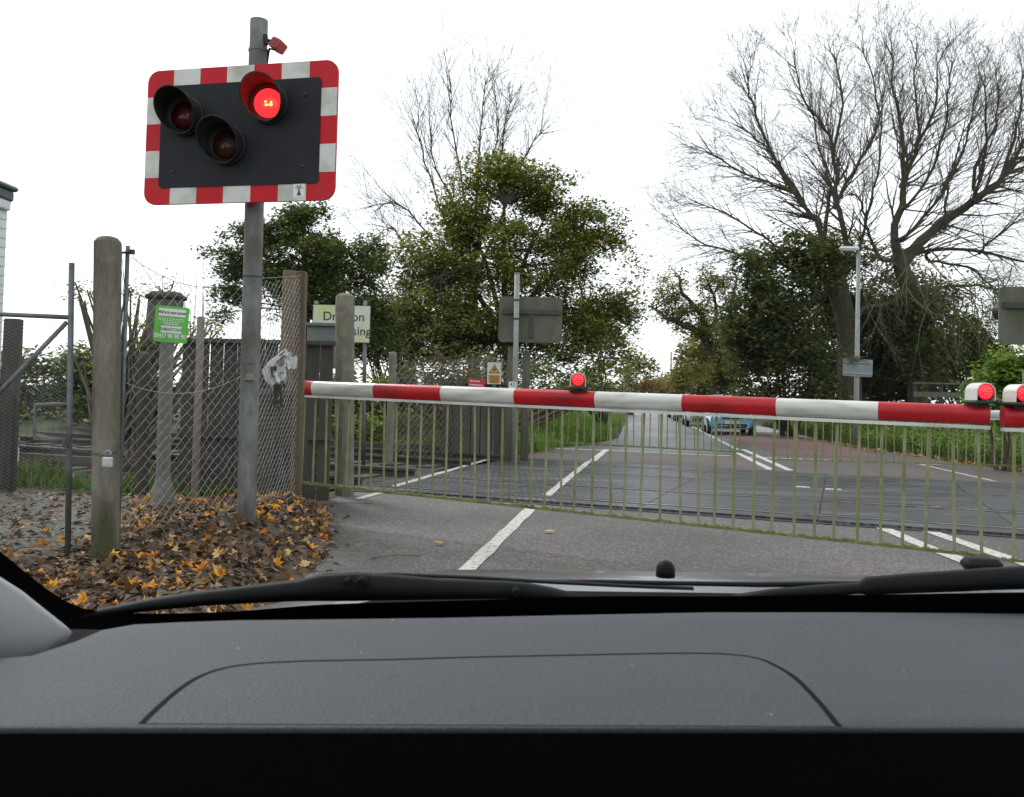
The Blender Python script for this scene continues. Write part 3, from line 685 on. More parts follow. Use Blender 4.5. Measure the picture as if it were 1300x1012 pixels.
# plastic bag snagged on the mesh
def bagmesh():
    mb = MB(); NU, NV = 56, 30; c0 = P(355, 470, 6.95)
    for j in range(NV+1):
        for i in range(NU):
            v = j/NV; a = 2*math.pi*i/NU
            wd = .35+.75*math.sin((v*.85+.1)*math.pi)
            fold = .22*math.sin(a*5+v*7)+.13*math.sin(a*11-v*9)+.12*noise.noise(Vector((math.cos(a)*3, math.sin(a)*3, v*5)))
            r = .068*wd*(1+fold)
            x = math.cos(a)*r-.05*math.sin(v*3.2)+.05*v*v; y = math.sin(a)*r*.55; z = (v-.5)*.31+.02*math.sin(a*3+1)*(1 if j in (0, NV) else .3)
            mb.v.append((c0.x+x, c0.y+y, c0.z+z))
    for j in range(NV):
        for i in range(NU):
            k = (i+1) % NU
            if noise.noise(Vector((math.cos(6.28*i/NU)*1.6, math.sin(6.28*i/NU)*1.6, j*.16+4))) > .34: continue
            mb.f.append((j*NU+i, j*NU+k, (j+1)*NU+k, (j+1)*NU+i)); mb.m.append(0)
    # loose flap out to the wooden post
    base = len(mb.v); nu = 10
    a0, a1 = P(362, 452, 6.98), P(377, 452, 7.45); b0, b1 = P(366, 470, 6.95), P(377, 466, 7.45)
    for j in range(6):
        for i in range(nu+1):
            t = i/nu; s = j/5; q = a0.lerp(a1, t).lerp(b0.lerp(b1, t), s)+Vector((0, -.015*math.sin(t*9+s*4), .01*math.sin(t*7)))
            mb.v.append(tuple(q))
    for j in range(5):
        for i in range(nu): mb.f.append((base+j*(nu+1)+i, base+j*(nu+1)+i+1, base+(j+1)*(nu+1)+i+1, base+(j+1)*(nu+1)+i)); mb.m.append(0)
    return mb
BAG = pmat('thin_white_plastic', (.55, .56, .58), (.42, .43, .45), scale=8, rough=.3, spec=.6, c3=(.1, .1, .09), s3=12, t3=(.56, .64))
bg_ = bagmesh().build('plastic_bag', BAG, smooth=True); tag(bg_, 'torn white and dark plastic bag snagged on the chain link fence', 'plastic bag')
mb = MB(); q = P(353, 488, 6.9)
for i in range(14): 
    a = q+Vector((rnd.uniform(-.03, .03), 0, 0)); mb.tube([a, a+Vector((rnd.uniform(-.015, .02), 0, -.1)), a+Vector((rnd.uniform(-.02, .03), 0, -.22))], [.009, .006, .001], 4)
mb.build('dangling_shreds', pmat('dark_shreds', (.05, .04, .03), rough=.6), bg_).location = (-Vector(bg_['_loc']))+Vector(bg_['_loc'])

# grey marker post with bulbous foot, helpline sign
mp = thing('marker_post', (P(206, 640, 6.6).x, 6.6, .2), 'grey bollard post with flared foot and blocky head behind the green sign', 'post')
a = P(206, 648, 6.6); b = P(213, 392, 6.6); prof = [(0, 15), (.10, 14), (.14, 10), (.17, 8.5), (1, 8.5)]
mb = MB(); pts = []; rr = []
for t, r in prof: pts.append(a.lerp(b, t)); rr.append(r/F*6.6)
mb.tube(pts, rr, 16); auto(mb.build('shaft', PLAST, mp), 40)
mb = MB(); q0 = P(209, 425, 6.62); q1 = P(211, 381, 6.62)
mb.box((q0+q1)/2, (.235, .14, (q1-q0).length+.12), bev=.02); mb.build('post_head', pmat('mossy_grey_head', (.10, .10, .085), (.06, .065, .05), rough=.9, scale=9), mp)
mb = MB(); mb.box(q1+Vector((0, 0, .02)), (.27, .17, .035), bev=.01); mb.build('post_cap', BLKG, mp)
# green sign on the mesh
YS = 5.66
A_, B_, C_, D_ = P(197, 387, YS), P(240, 391, YS+.06), P(238, 437, YS+.06), P(195, 433, YS)
SX = (B_-A_); SX.z *= 1; ctr = (A_+B_+C_+D_)/4
SM = frame(ctr, SX, (A_-D_)); SW = SX.length; SHh = (A_-D_).length
hs = thing('helpline_sign', ctr, 'bright green helpline notice with white panels fixed to the chain link fence', 'sign')
mb = MB(); mb.prism(rrect(-SW/2, -SHh/2, SW/2, SHh/2, .012), SM, 0, .004); mb.build('panel', GSIGN, hs)
mb = MB(); mb.prism(rrect(-SW*.4, SHh*.22, SW*.4, SHh*.43, .004), SM, .005, .006); mb.build('upper_plate', SWHITE, hs)
mb = MB(); mb.prism(rrect(-SW*.3, -SHh*.24, SW*.32, -SHh*.05, .006), SM, .005, .006); mb.build('lower_plate', SWHITE, hs)
def tx(nm, s, size, u, v, m, wx=1, bold=0, par=hs, FM=SM, z=.0075): return text(nm, s, size, FM @ Matrix.Translation((u, v, z)), m, par, ext=.0004, w=wx, bold=bold)
tx('lettering', "We're in your corner", .027, 0, SHh*.325, SBLACK, .72, .0006)
tx('lettering', "SAMARITANS", .030, SW*.01, -SHh*.145, pmat('sign_green_ink', (.1, .2, .06), rough=.5), .78, .0004)
tx('lettering', "08457 90 90 90", .042, -SW*.02, -SHh*.335, SWHITE, .74, .0009)
mb = MB()
for v, wd in ((.15, .39), (.1, .36), (.045, .26), (.0, .2)):
    u = -wd
    while u < wd-.03:
        l = min(rnd.uniform(.03, .09), wd-u); mb.prism([(SW*u, SHh*v-.0025), (SW*(u+l), SHh*v-.0025), (SW*(u+l), SHh*v+.0025), (SW*u, SHh*v+.0025)], SM, .005, .006); u += l+.025
mb.build('small_print', SWHITE, hs)
# other posts behind the fence
post('steel_post', (252, 402), (250, 642), 7.5, 8, RUST, 'thin rust streaked steel post behind the fence right of green sign', 'post', None, 'box', z0=.05)
post('concrete_post', (183, 452), (181, 600), 8.6, 16, DWOOD, 'short dark concrete post behind the fence left of the marker post', 'post', 'concrete posts', 'conc', z0=0)
# dark timber boarding
tb = thing('timber_boarding', (P(300, 600, 9.6).x, 9.6, 0), 'dark weathered timber boarding behind the chain link fence', 'fence')
a = P(232, 440, 9.6); b = P(424, 448, 9.6); n = 11
ztop = P(330, 432, 9.6).z
mb = MB(); wdt = (b.x-a.x)/n
for i in range(n): mb.box((a.x+wdt*(i+.5), 9.6+rnd.uniform(-.01, .01), ztop/2+rnd.uniform(-.02, .0)), (wdt-.012, .03, ztop), bev=.004)
mb.build('board', DWOOD, tb)
mb = MB(); mb.box(((a.x+b.x)/2, 9.55, ztop-.02), (b.x-a.x+.05, .08, .05), bev=.006); mb.build('cross_rail', DWOOD, tb)
mb = MB(); mb.box(((a.x+b.x)/2, 9.56, ztop*.4), (b.x-a.x, .05, .09)); mb.build('cross_rail', DWOOD, tb)

# white railway building at far left
bl = thing('white_building', (P(-80, 590, 12).x, 12, 0), 'white clapboard railway building with blue grey gutter at the left edge', 'building')
xr = P(3, 400, 14.6).x; zt = P(5, 268, 14.6).z
mb = MB(); nb = 26
for i in range(nb):
    z0, z1 = zt*i/nb, zt*(i+1)/nb
    mb.add([(xr-3.4, 11.97, z0), (xr, 11.97, z0), (xr, 11.99, z1), (xr-3.4, 11.99, z1), (xr-3.4, 14.6, z0), (xr+.01, 14.6, z0), (xr, 14.6, z1), (xr-3.4, 14.6, z1), (xr+.02, 11.97, z0), (xr, 11.99, z1)],
           [(0, 1, 2, 3), (1, 5, 6, 2), (4, 7, 6, 5), (0, 3, 7, 4)])
mb.add([(xr-3.4, 11.99, zt), (xr, 11.99, zt), (xr, 14.6, zt), (xr-3.4, 14.6, zt)], [(0, 1, 2, 3)])
mb.build('wall', BWALL, bl)
mb = MB(); mb.box((xr-1.78, 13.2, zt+.08), (3.7, 2.8, .16), bev=.02); mb.build('fascia', BWALL, bl)
mb = MB(); mb.box((xr-1.86, 13.2, zt+.25), (3.9, 2.9, .18), bev=.03); mb.box((xr-1.86, 13.2, zt+.38), (4.0, 3.0, .08), bev=.03); mb.build('gutter', GUT, bl)
mb = MB(); mb.box((P(6, 580, 11.5).x, 11.5, .2), (.3, .3, .42), bev=.08); tag(mb.build('white_sack', SWHITE), 'white rounded sack slumped at the corner of the white building', 'sack')

# ------------------------------------------------------------ bollard post, cabinet, name sign
post('concrete_post', (438, 377), (437, 628), 10.0, 22, CONC2, 'tall pale concrete post beyond the barrier hiding part of the crossing name sign', 'post', 'concrete posts', 'conc', z0=0)
post('concrete_post', (499, 450), (494, 590), 14.2, 9, CONC2, 'slim pale concrete fence post at the brambles left of barrier middle', 'post', 'concrete posts', 'conc', z0=0)
ns = thing('crossing_name_sign', (P(434, 590, 14).x, 14, 0), 'white two line crossing name sign half hidden by the concrete post', 'sign')
A_, B_, C_, D_ = P(397, 386, 14), P(471, 388, 14), P(470, 436, 14), P(396, 434, 14); SXn = B_-A_; ctr = (A_+B_+C_+D_)/4; NM = frame(ctr, SXn, A_-D_); SWn, SHn = SXn.length, (A_-D_).length
mb = MB(); mb.prism(rrect(-SWn/2, -SHn/2, SWn/2, SHn/2, .01), NM, 0, .012); mb.build('sign_edge', SBLACK, ns)
mb = MB(); mb.prism(rrect(-SWn/2+.012, -SHn/2+.012, SWn/2-.012, SHn/2-.012, .01), NM, .012, .014); mb.build('panel', SWHITED, ns)
text('lettering', 'Drayton', .20, NM @ Matrix.Translation((.035, .11, .0155)), SBLACK, ns, ext=.0005, bold=.002)
text('lettering', 'Crossing', .20, NM @ Matrix.Translation((.13, -.12, .0155)), SBLACK, ns, ext=.0005, bold=.002)
for px in (402, 464): mb = MB(); mb.tube([Vector((P(px, 500, 14.06).x, 14.06, 0)), P(px, 382, 14.06)], .03, 8); mb.build('leg', GALV, ns, smooth=True)
cb = thing('grey_cabinet', (P(410, 600, 12.6).x, 12.6, 0), 'grey green box on two thin legs below the crossing name sign', 'cabinet')
mb = MB(); a, b = P(393, 414, 12.6), P(429, 468, 12.6); mb.box(((a.x+b.x)/2, 12.6, (a.z+b.z)/2), (b.x-a.x, .3, a.z-b.z), bev=.015); mb.build('case', GREYB, cb)
mb = MB(); mb.box(((a.x+b.x)/2, 12.58, a.z+.015), (b.x-a.x+.03, .36, .05), bev=.01); mb.build('lid', GREYB, cb)
for x in (a.x+.06, b.x-.1): mb = MB(); mb.tube([(x, 12.6, 0), (x, 12.6, b.z)], .03, 8); mb.build('leg', GALVD, cb, smooth=True)

# ------------------------------------------------------------ barriers
# near left boom
def iz(x): return .1304+(x-477)*(.1908-.1304)/780
def boomP(px, py=None):
    Y = 1/iz(px); return Y
def hor(px): return 501+.0236*(px-650)
pa = Vector((0, 0, 0)); Ya = 1/iz(381); pa = P(381, 492.6, Ya); Yb = 1/iz(1257.5); pb_ = P(1257.5, 527.5, Yb)
bdir = (pb_-pa); BL = bdir.length; bd = bdir.normalized(); bnear = Vector((bd.y, -bd.x, 0)).normalized()  # towards viewer
def boomprof(s): # (w towards viewer, z)
    h = .060*s
    return [(.026, -h*.95), (.04, -h*.55), (.048, -h*.1), (.05, h*.2), (.045, h*.6), (.028, h*.9), (0, h), (-.028, h*.9), (-.045, h*.6), (-.05, h*.2), (-.04, -h*.55), (-.026, -h*.95)]
def boom(parent, p0, p1, cuts, s0, s1, first_red=True, part='boom', nd=None):
    nd = nd or bnear; mb = MB(); d = (p1-p0)
    cuts = [0]+cuts+[1]
    for i, (a, b) in enumerate(zip(cuts, cuts[1:])):
        red = (i % 2 == 0) == first_red
        rings = []
        for t in (a, b):
            c_ = p0+d*t; s = lerp(s0, s1, t)*(1.012 if red else 1)
            rings.append([c_+nd*w_*s+Vector((0, 0, z)) for w_, z in boomprof(s)])
        mb.loft(rings, 0 if red else 1)
    return auto(mb.build(part, [BRED, BWHITE], parent), 60)
nb_ = thing('barrier', (pa.x, pa.y, 0), 'nearest lowered red and white barrier boom with mossy hanging skirt, lamps on top', 'barrier', 'level crossing barriers')
cutpx = [400, 478, 563, 656, 758, 868, 987, 1116]
def px2t(px):
    Y = 1/iz(px); x = (px-650)/F*Y; return ((x-pa.x)/bdir.x)
boom(nb_, pa, pb_, [(((c_-650)/F/iz(c_))-((381-650)/F/iz(381)))/(((1257.5-650)/F/iz(1257.5))-((381-650)/F/iz(381))) for c_ in cutpx], 1.16, .98)
def skirt(parent, p0, p1, n, drop0, drop1, r=.0098, nd=None, lip=True, seed=1, bow=0, zt=.075, strip_m=None, botr=.013):
    rr = random.Random(seed); nd = nd or bnear; d = p1-p0
    if lip:
        mb = MB(); mb.loft([[p+nd*w_+Vector((0, 0, z)) for w_, z in ((.032, -zt+.012), (.032, -zt-.010), (-.032, -zt-.010), (-.032, -zt+.012))] for p in (p0, p1)]); mb.build('skirt_strip', BWHITE, parent)
        
    mb = MB(); pts = [p0+d*t-Vector((0, 0, lerp(drop0, drop1, t)+bow*math.sin(t*math.pi)))+nd*.0 for t in np.linspace(0, 1, 24)]
    k = botr; mb.loft([[p+nd*w_+Vector((0, 0, z)) for w_, z in ((k, -k*.6), (k, k*.6), (-k, k*.6), (-k, -k*.6))] for p in pts])
    # moss clumps along the rail
    for i in range(int(n*5)):
        t = rr.random(); p = p0+d*t-Vector((0, 0, lerp(drop0, drop1, t)+bow*math.sin(t*math.pi)-botr*.6)); s = rr.uniform(.006, .016)*botr/.013
        mb.lathe([(s, 0), (s*.8, s*.5), (.001, s*.7)], 6, Matrix.Translation(p+d.normalized()*0))
    mb.build('bottom_rail', MOSS, parent)
    for i in range(n):
        t = (i+.5)/n; a = p0+d*t-Vector((0, 0, zt)); b = p0+d*(t+rr.gauss(0, .0022))-Vector((0, 0, lerp(drop0, drop1, t)+bow*math.sin(t*math.pi)))
        mb = MB(); w_ = nd; u_ = d.normalized(); rings = []
        for q in (a, b): rings.append([q+u_*r*math.cos(x)+w_*r*math.sin(x) for x in np.linspace(0, 2*math.pi, 9)[:-1]])
        mb.loft(rings)
        if lip: mb.box(a+Vector((0, 0, .004)), (.02, .02, .02))
        mb.build('baluster', ALGAE, parent)
d0 = P(440, 496, 1/iz(440)).z-P(440, 620.5, 1/iz(440)).z; d1 = P(1245, 527, 1/iz(1245)).z-P(1245, 705, 1/iz(1245)).z
skirt(nb_, pa, pb_, 42, d0, d1, seed=3, botr=.016)
def boomlamp(parent, c0, s=1.0, nd=None, yaw=0, facing=True):
    nd = nd or Vector((0, -1, 0)); x = Vector((-nd.y, nd.x, 0)); 
    M = Matrix((x, nd, Vector((0, 0, 1)))).transposed().to_4x4(); M.translation = c0
    mb = MB(); mb.M = M; r = .054*s
    mb.box((0, .02, .012), (.15*s, .15*s, .016), bev=.004); mb.box((0, 0, .0), (.08*s, .1*s, .03))
    b = mb.build('boom_lamp', BLKG, parent)
    # arched hood (white outside)
    mb = MB(); mb.M = M; rings = []
    n = 14
    for y in (-.035*s, .088*s):
        ring = []
        for j in range(n+1):
            t = math.pi*j/n; ring.append(Vector((r*1.12*math.cos(t), y, .022+r*.9+r*1.12*max(0, math.sin(t)) if 0 < j < n else .024)))
        for j in range(n, -1, -1):
            t = math.pi*j/n; ring.append(Vector((r*1.02*math.cos(t), y, .022+r*.9+r*1.02*max(0, math.sin(t)) if 0 < j < n else .024)))
        rings.append(ring)
    mb.loft(rings); auto(mb.build('hood', BWHITE, b), 50)
    mb = MB(); LM = M @ Matrix.Translation((0, .07*s, .026+r*.95)) @ Matrix.Rotation(R(-90), 4, 'X'); mb.lathe([(r*.98, -.09*s), (r*1.0, .0), (r*.93, .008)], 24, LM); auto(mb.build('housing', BLKG, b), 40)
    mb = MB(); mb.lathe([(r*.9, .006), (r*.88, .012), (r*.5, .018), (.0005, .02)], 24, LM); mb.build('lens', LEDR, b, smooth=True)
    mb = MB()
    for ring, k in ((.0, 1), (.4, 6), (.72, 11)):
        for j in range(k):
            t = 2*math.pi*j/k; mb.lathe([(r*.085, 0), (r*.06, .003)], 6, LM @ Matrix.Translation((r*.9*ring*math.cos(t), r*.9*ring*math.sin(t), .0145 if ring > .5 else .0185)))
    mb.build('led_dots', LEDC, b)
def onboom(px): Y = 1/iz(px); x = (px-650)/F*Y; t = (x-((381-650)/F/iz(381)))/(((1257.5-650)/F/iz(1257.5))-((381-650)/F/iz(381))); return pa+bdir*t+Vector((0, 0, .066*lerp(1.16, .98, t)))
boomlamp(nb_, onboom(733), 1.0, Vector((-.05, -1, 0)).normalized())
boomlamp(nb_, onboom(1241), 1.0, Vector((.06, -1, 0)).normalized())
# near right boom
q0 = P(1272.5, 529.5, 5.17); q1 = q0+Vector((4.6, -.9, -.01))
nr_ = thing('barrier', (q1.x, q1.y, 0), 'right hand near barrier boom entering the frame beside the double white line', 'barrier', 'level crossing barriers')
dd = (q1-q0).normalized(); nd2 = Vector((dd.y, -dd.x, 0)).normalized()
boom(nr_, q0, q1, [.18, .31, .44, .57, .70, .83], .98, 1.15, nd=nd2); skirt(nr_, q0, q1, 36, d1, d1, seed=5, nd=nd2)
boomlamp(nr_, q0+Vector((.075, -.01, .066)), 1.0, Vector((.06, -1, 0)).normalized())
def machine(parent, c0, ax):
    mb = MB(); mb.box(Vector(c0)+Vector((0, 0, .55)), (.7, .5, 1.1), Matrix.Rotation(math.atan2(ax.y, ax.x), 3, 'Z'), bev=.04); mb.build('machine_case', GREYB, parent)
machine(nr_, (q1.x+.4, q1.y-.1, 0), dd)
mb = MB(); mb.box(pa+bd*-.3-Vector((0, 0, .55)), (.5, .45, 1.05), Matrix.Rotation(math.atan2(bd.y, bd.x), 3, 'Z'), bev=.04); mb.build('machine_case', DWOOD, nb_)
# far left boom: from left verge to centre
f0 = Vector((P(632, 557, 17.3).x, 17.3, 1.10)); f1 = Vector((P(945, 574, 15.0).x, 15.0, 1.08)); fd = (f1-f0).normalized(); nd3 = Vector((fd.y, -fd.x, 0)).normalized()
fl_ = thing('barrier', (f0.x, f0.y, 0), 'far left lowered barrier seen through the near one with grass behind', 'barrier', 'level crossing barriers')
boom(fl_, f0, f1, [.12, .24, .36, .48, .6, .72, .84], 1.1, .95, nd=nd3)
skirt(fl_, f0, f1, 30, f0.z-P(660, 559.3, 17.1).z, f1.z-P(943, 574.4, 15).z, r=.010, nd=nd3, seed=8, botr=.017)
machine(fl_, f0-fd*.5-Vector((0, 0, 1.1)), fd)
f2 = Vector((P(983, 583, 13.75).x, 13.75, 1.07)); f3 = Vector((P(1420, 594, 13.4).x, 13.4, 1.07)); fd2 = (f3-f2).normalized(); nd4 = Vector((fd2.y, -fd2.x, 0)).normalized()
fr_ = thing('barrier', (f3.x, f3.y, 0), 'far right lowered barrier in front of the green verge seen through the near skirt', 'barrier', 'level crossing barriers')
boom(fr_, f2, f3, [.14, .28, .42, .56, .7, .84], .95, 1.1, first_red=False, nd=nd4)
skirt(fr_, f2, f3, 38, f2.z-P(984, 583, 13.75).z, f2.z-P(984, 583, 13.75).z, r=.009, nd=nd4, seed=9, botr=.013)
machine(fr_, f3+fd2*.5-Vector((0, 0, 1.07)), fd2)

# ------------------------------------------------------------ far wigwag signals seen from behind
def farsignal(cx, cy, wpx, hpx, Y, polex, poletop, label):
    c_ = P(cx, cy, Y); W_, H_ = wpx/F*Y, hpx/F*Y
    t = thing('crossing_signal', (P(polex, 590, Y).x, Y-.15, 0), label, 'traffic signal', 'wigwag signals')
    M = frame(c_, Vector((1, -.02, 0)))
    mb = MB(); mb.prism(rrect(-W_/2, -H_/2, W_/2, H_/2, .07), M, -.03, 0); mb.build('back_board', STEELBACK, t)
    mb = MB(); mb.prism([(-W_*.45, H_*.12), (W_*.47, H_*.12), (W_*.47, H_*.22), (-W_*.45, H_*.22)], M, .001, .045); mb.prism([(-.02, -H_*.4), (.05, -H_*.4), (.05, H_*.11), (-.02, H_*.11)], M, .001, .03); mb.build('back_rail', pmat('dark_rail', (.05, .052, .045), rough=.8), t)
    mb = MB()
    for u, v in ((-W_*.3, H_*.1), (W_*.3, H_*.1), (0, -H_*.15)): mb.lathe([(.12, -.03), (.13, -.3), (.12, -.3)], 20, M @ Matrix.Translation((u, v, 0)))
    mb.build('signal_head', BLKG, t)
    x0 = P(polex, poletop, Y-.12); mb = MB(); mb.tube([Vector((P(polex-4, 585, Y-.12).x, Y-.12, 0)), x0], .046, 12); mb.tube([x0, x0+Vector((0, 0, .02))], .05, 12)
    mb.build('pole', pmat('pale_grey_pole', (.27, .28, .265), (.19, .2, .185), scale=7, rough=.6, c3=(.14, .155, .1), s3=2), t, smooth=True)
    mb = MB(); 
    for v in (.17, .5): mb.tube([x0+Vector((-.0, 0, -v-.3)), x0+Vector((0, 0, -v-.27))], .055, 12)
    mb.build('clamp', SBLACK, t); return t
farsignal(673.5, 406, 81, 58, 15.2, 656.5, 348, 'mossy grey back of far left wigwag signal board on pale pole')
farsignal(1312, 401, 86, 74, 11.8, 1330, 330, 'dark back of far right wigwag signal board cut off by frame edge')
# posts, cabinet and notices by the far left signal
post('timber_post', (668, 447), (666, 580), 15.6, 10, GWOOD, 'upright grey timber post right of far wigwag pole', 'post', 'timber posts', 'box', z0=0)
post('timber_post', (648, 440), (646, 585), 15.4, 8, GWOOD, 'mossy green brown timber post left of far wigwag pole', 'post', 'timber posts', 'box', z0=0)
cb2 = thing('equipment_cabinet', (P(600, 590, 16.2).x, 16.2, 0), 'grey weathered board cabinet behind the barrier below the warning notices', 'cabinet')
a, b = P(563, 487, 16.2), P(646, 570, 16.2); mb = MB(); nbd = 7; wdt = (b.x-a.x)/nbd
for i in range(nbd): mb.box((a.x+wdt*(i+.5), 16.2, a.z/2), (wdt-.012, .5, a.z), bev=.006)
mb.build('board', GWOOD, cb2); mb = MB(); mb.box(((a.x+b.x)/2, 16.2, a.z+.02), (b.x-a.x+.06, .6, .05), bev=.006); mb.build('lid', GWOOD, cb2)
wn = thing('warning_sign', P(627, 490, 15.8), 'white notice with yellow warning triangle and orange panel', 'sign')
A_, C_ = P(619, 460, 15.8), P(636, 488, 15.8); M = frame((A_+C_)/2, (1, 0, 0)); W_, H_ = C_.x-A_.x, A_.z-C_.z
mb = MB(); mb.prism(rrect(-W_/2, -H_/2, W_/2, H_/2, .01), M, 0, .01); mb.build('panel', SWHITE, wn)
mb = MB(); mb.prism([(-W_*.4, 0), (W_*.4, 0), (0, H_*.42)], M, .011, .013); mb.build('triangle_border', SBLACK, wn)
mb = MB(); mb.prism([(-W_*.32, .012), (W_*.32, .012), (0, H_*.36)], M, .014, .016); mb.build('triangle', YEL, wn)
mb = MB(); mb.prism([(.02, H_*.3), (-.03, H_*.14), (.0, H_*.15), (-.02, .02), (.04, H_*.18), (.01, H_*.17)], M, .017, .019); mb.build('flash_symbol', SBLACK, wn)
mb = MB(); mb.prism([(-W_*.4, -H_*.42), (W_*.4, -H_*.42), (W_*.4, -.03), (-W_*.4, -.03)], M, .011, .013); mb.build('lower_panel', ORA, wn)
mb = MB()
for v in (.1, .2, .3, .37): mb.prism([(-W_*.3, -H_*v-.03), (W_*.3, -H_*v-.03), (W_*.3, -H_*v-.022), (-W_*.3, -H_*v-.022)], M, .014, .015)
mb.build('small_print', SBLACK, wn)
mb = MB(); mb.tube([(P(627, 500, 15.85).x, 15.87, 0), (P(627, 500, 15.85).x, 15.87, A_.z)], .03, 8); mb.build('post', GALV, wn)
rn = thing('red_notice', P(604, 490, 15.8), 'small red notice with white lettering on the cabinet top', 'sign')
A_, C_ = P(594.5, 481, 15.8), P(615.5, 494, 15.8); M = frame((A_+C_)/2, Vector((1, 0, -.06))); W_, H_ = C_.x-A_.x, A_.z-C_.z
mb = MB(); mb.prism(rrect(-W_/2, -H_/2, W_/2, H_/2, .006), M, 0, .01); mb.build('panel', SRED, rn)
mb = MB()
for v, w0, w1 in ((.26, -.4, .1), (-.12, -.4, .35)):
    u = w0
    while u < w1: l = rnd.uniform(.07, .14); mb.prism([(W_*u, H_*v-.012), (W_*(u+l), H_*v-.012), (W_*(u+l), H_*v+.014), (W_*u, H_*v+.014)], M, .011, .012); u += l+.04
mb.build('small_print', SWHITE, rn)
mb = MB(); mb.box((A_.x+W_/2, 15.84, C_.z-.1), (.04, .03, .3)); mb.build('stake', GWOOD, rn)
pl = thing('number_plate', P(650, 490, 15.2), 'tiny white plate numbered 42 below far wigwag signal board', 'sign')
A_, C_ = P(646, 484.5, 15.0), P(655.5, 494, 15.0); M = frame((A_+C_)/2, (1, 0, 0)); mb = MB(); mb.prism(rrect(A_.x/2-C_.x/2, C_.z/2-A_.z/2, C_.x/2-A_.x/2, A_.z/2-C_.z/2, .01), M, 0, .01); mb.build('panel', SWHITE, pl)
text('lettering', '42', .10, M @ Matrix.Translation((0, .01, .012)), SBLACK, pl, ext=.001)

# ------------------------------------------------------------ street lamp with sign plate
YL = 24.0
sl = thing('street_lamp', (P(1087, 560, YL).x, YL, 0), 'slim pale green street lamp with short flat head and grey plate on its post', 'street lamp')
xb = P(1087, 540, YL).x; top = P(1090, 320, YL)
mb = MB(); mb.tube([(xb, YL, 0), (xb, YL, 1.5), (top.x, YL, top.z)], [.075, .07, .05], 12); mb.tube([(top.x, YL, top.z-.02), (top.x, YL, top.z+.05), (top.x-.12, YL, top.z+.08)], .03, 8); mb.build('pole', LAMP, sl, smooth=True)
mb = MB(); mb.box((top.x-.26, YL, top.z+.09), (.52, .2, .1), bev=.04); mb.build('lamp_head', pmat('lamp_head_white', (.6, .62, .6), (.5, .52, .5), rough=.5), sl)
mb = MB(); mb.box((top.x-.3, YL, top.z+.03), (.34, .15, .03), bev=.01); mb.build('lamp_glass', pmat('lamp_glass', (.4, .42, .42), rough=.2), sl)
M = frame(P(1089, 467, YL-.1), Vector((1, 0, -.03)))
mb = MB(); mb.prism(rrect(-.41, -.24, .41, .24, .03), M, -.012, 0); sp_ = mb.build('sign_plate', pmat('sign_back_grey_blue', (.19, .225, .23), (.14, .17, .175), scale=3, rough=.55, c3=(.25, .29, .3), s3=2), sl)
mb = MB(); mb.prism([(-.4, .14), (.4, .14), (.4, .17), (-.4, .17)], M, .001, .02); mb.prism([(-.4, -.17), (.4, -.17), (.4, -.14), (-.4, -.14)], M, .001, .02); mb.build('back_rail', ALU, sp_)
mb = MB()
for i in range(50):
    q = P(1085, 458, YL-.13)+Vector((rnd.gauss(0, .12), rnd.gauss(0, .04), rnd.gauss(0, .06))); d = Vector((rnd.gauss(0, 1), rnd.gauss(0, .3), rnd.gauss(0, .6)))*.13; mb.tube([q-d, q+Vector((0, 0, .03)), q+d], .005, 3, cap=False)
tag(mb.build('dry_creeper', TWIGB), 'tangle of dry brown creeper caught on the plate of the street lamp', 'creeper')
for x, y0, y1, Y, lab in ((745, 462, 505, 40, 'thin pale pole beyond far barrier below the leafy tree'), (793, 464, 508, 55, 'thin white pole at the left edge of the distant road'), (852, 447, 508, 75, 'distant dark telegraph pole over the road bend'), (1299, 470, 560, 14.8, 'thin grey green pole in the bush at right frame edge')):
    post('thin_pole', (x, y0), (x, y1), Y, 2.2 if Y < 70 else 1.6, LAMP if Y < 70 else BARKD, lab, 'pole', 'thin poles', 'round', z0=0)

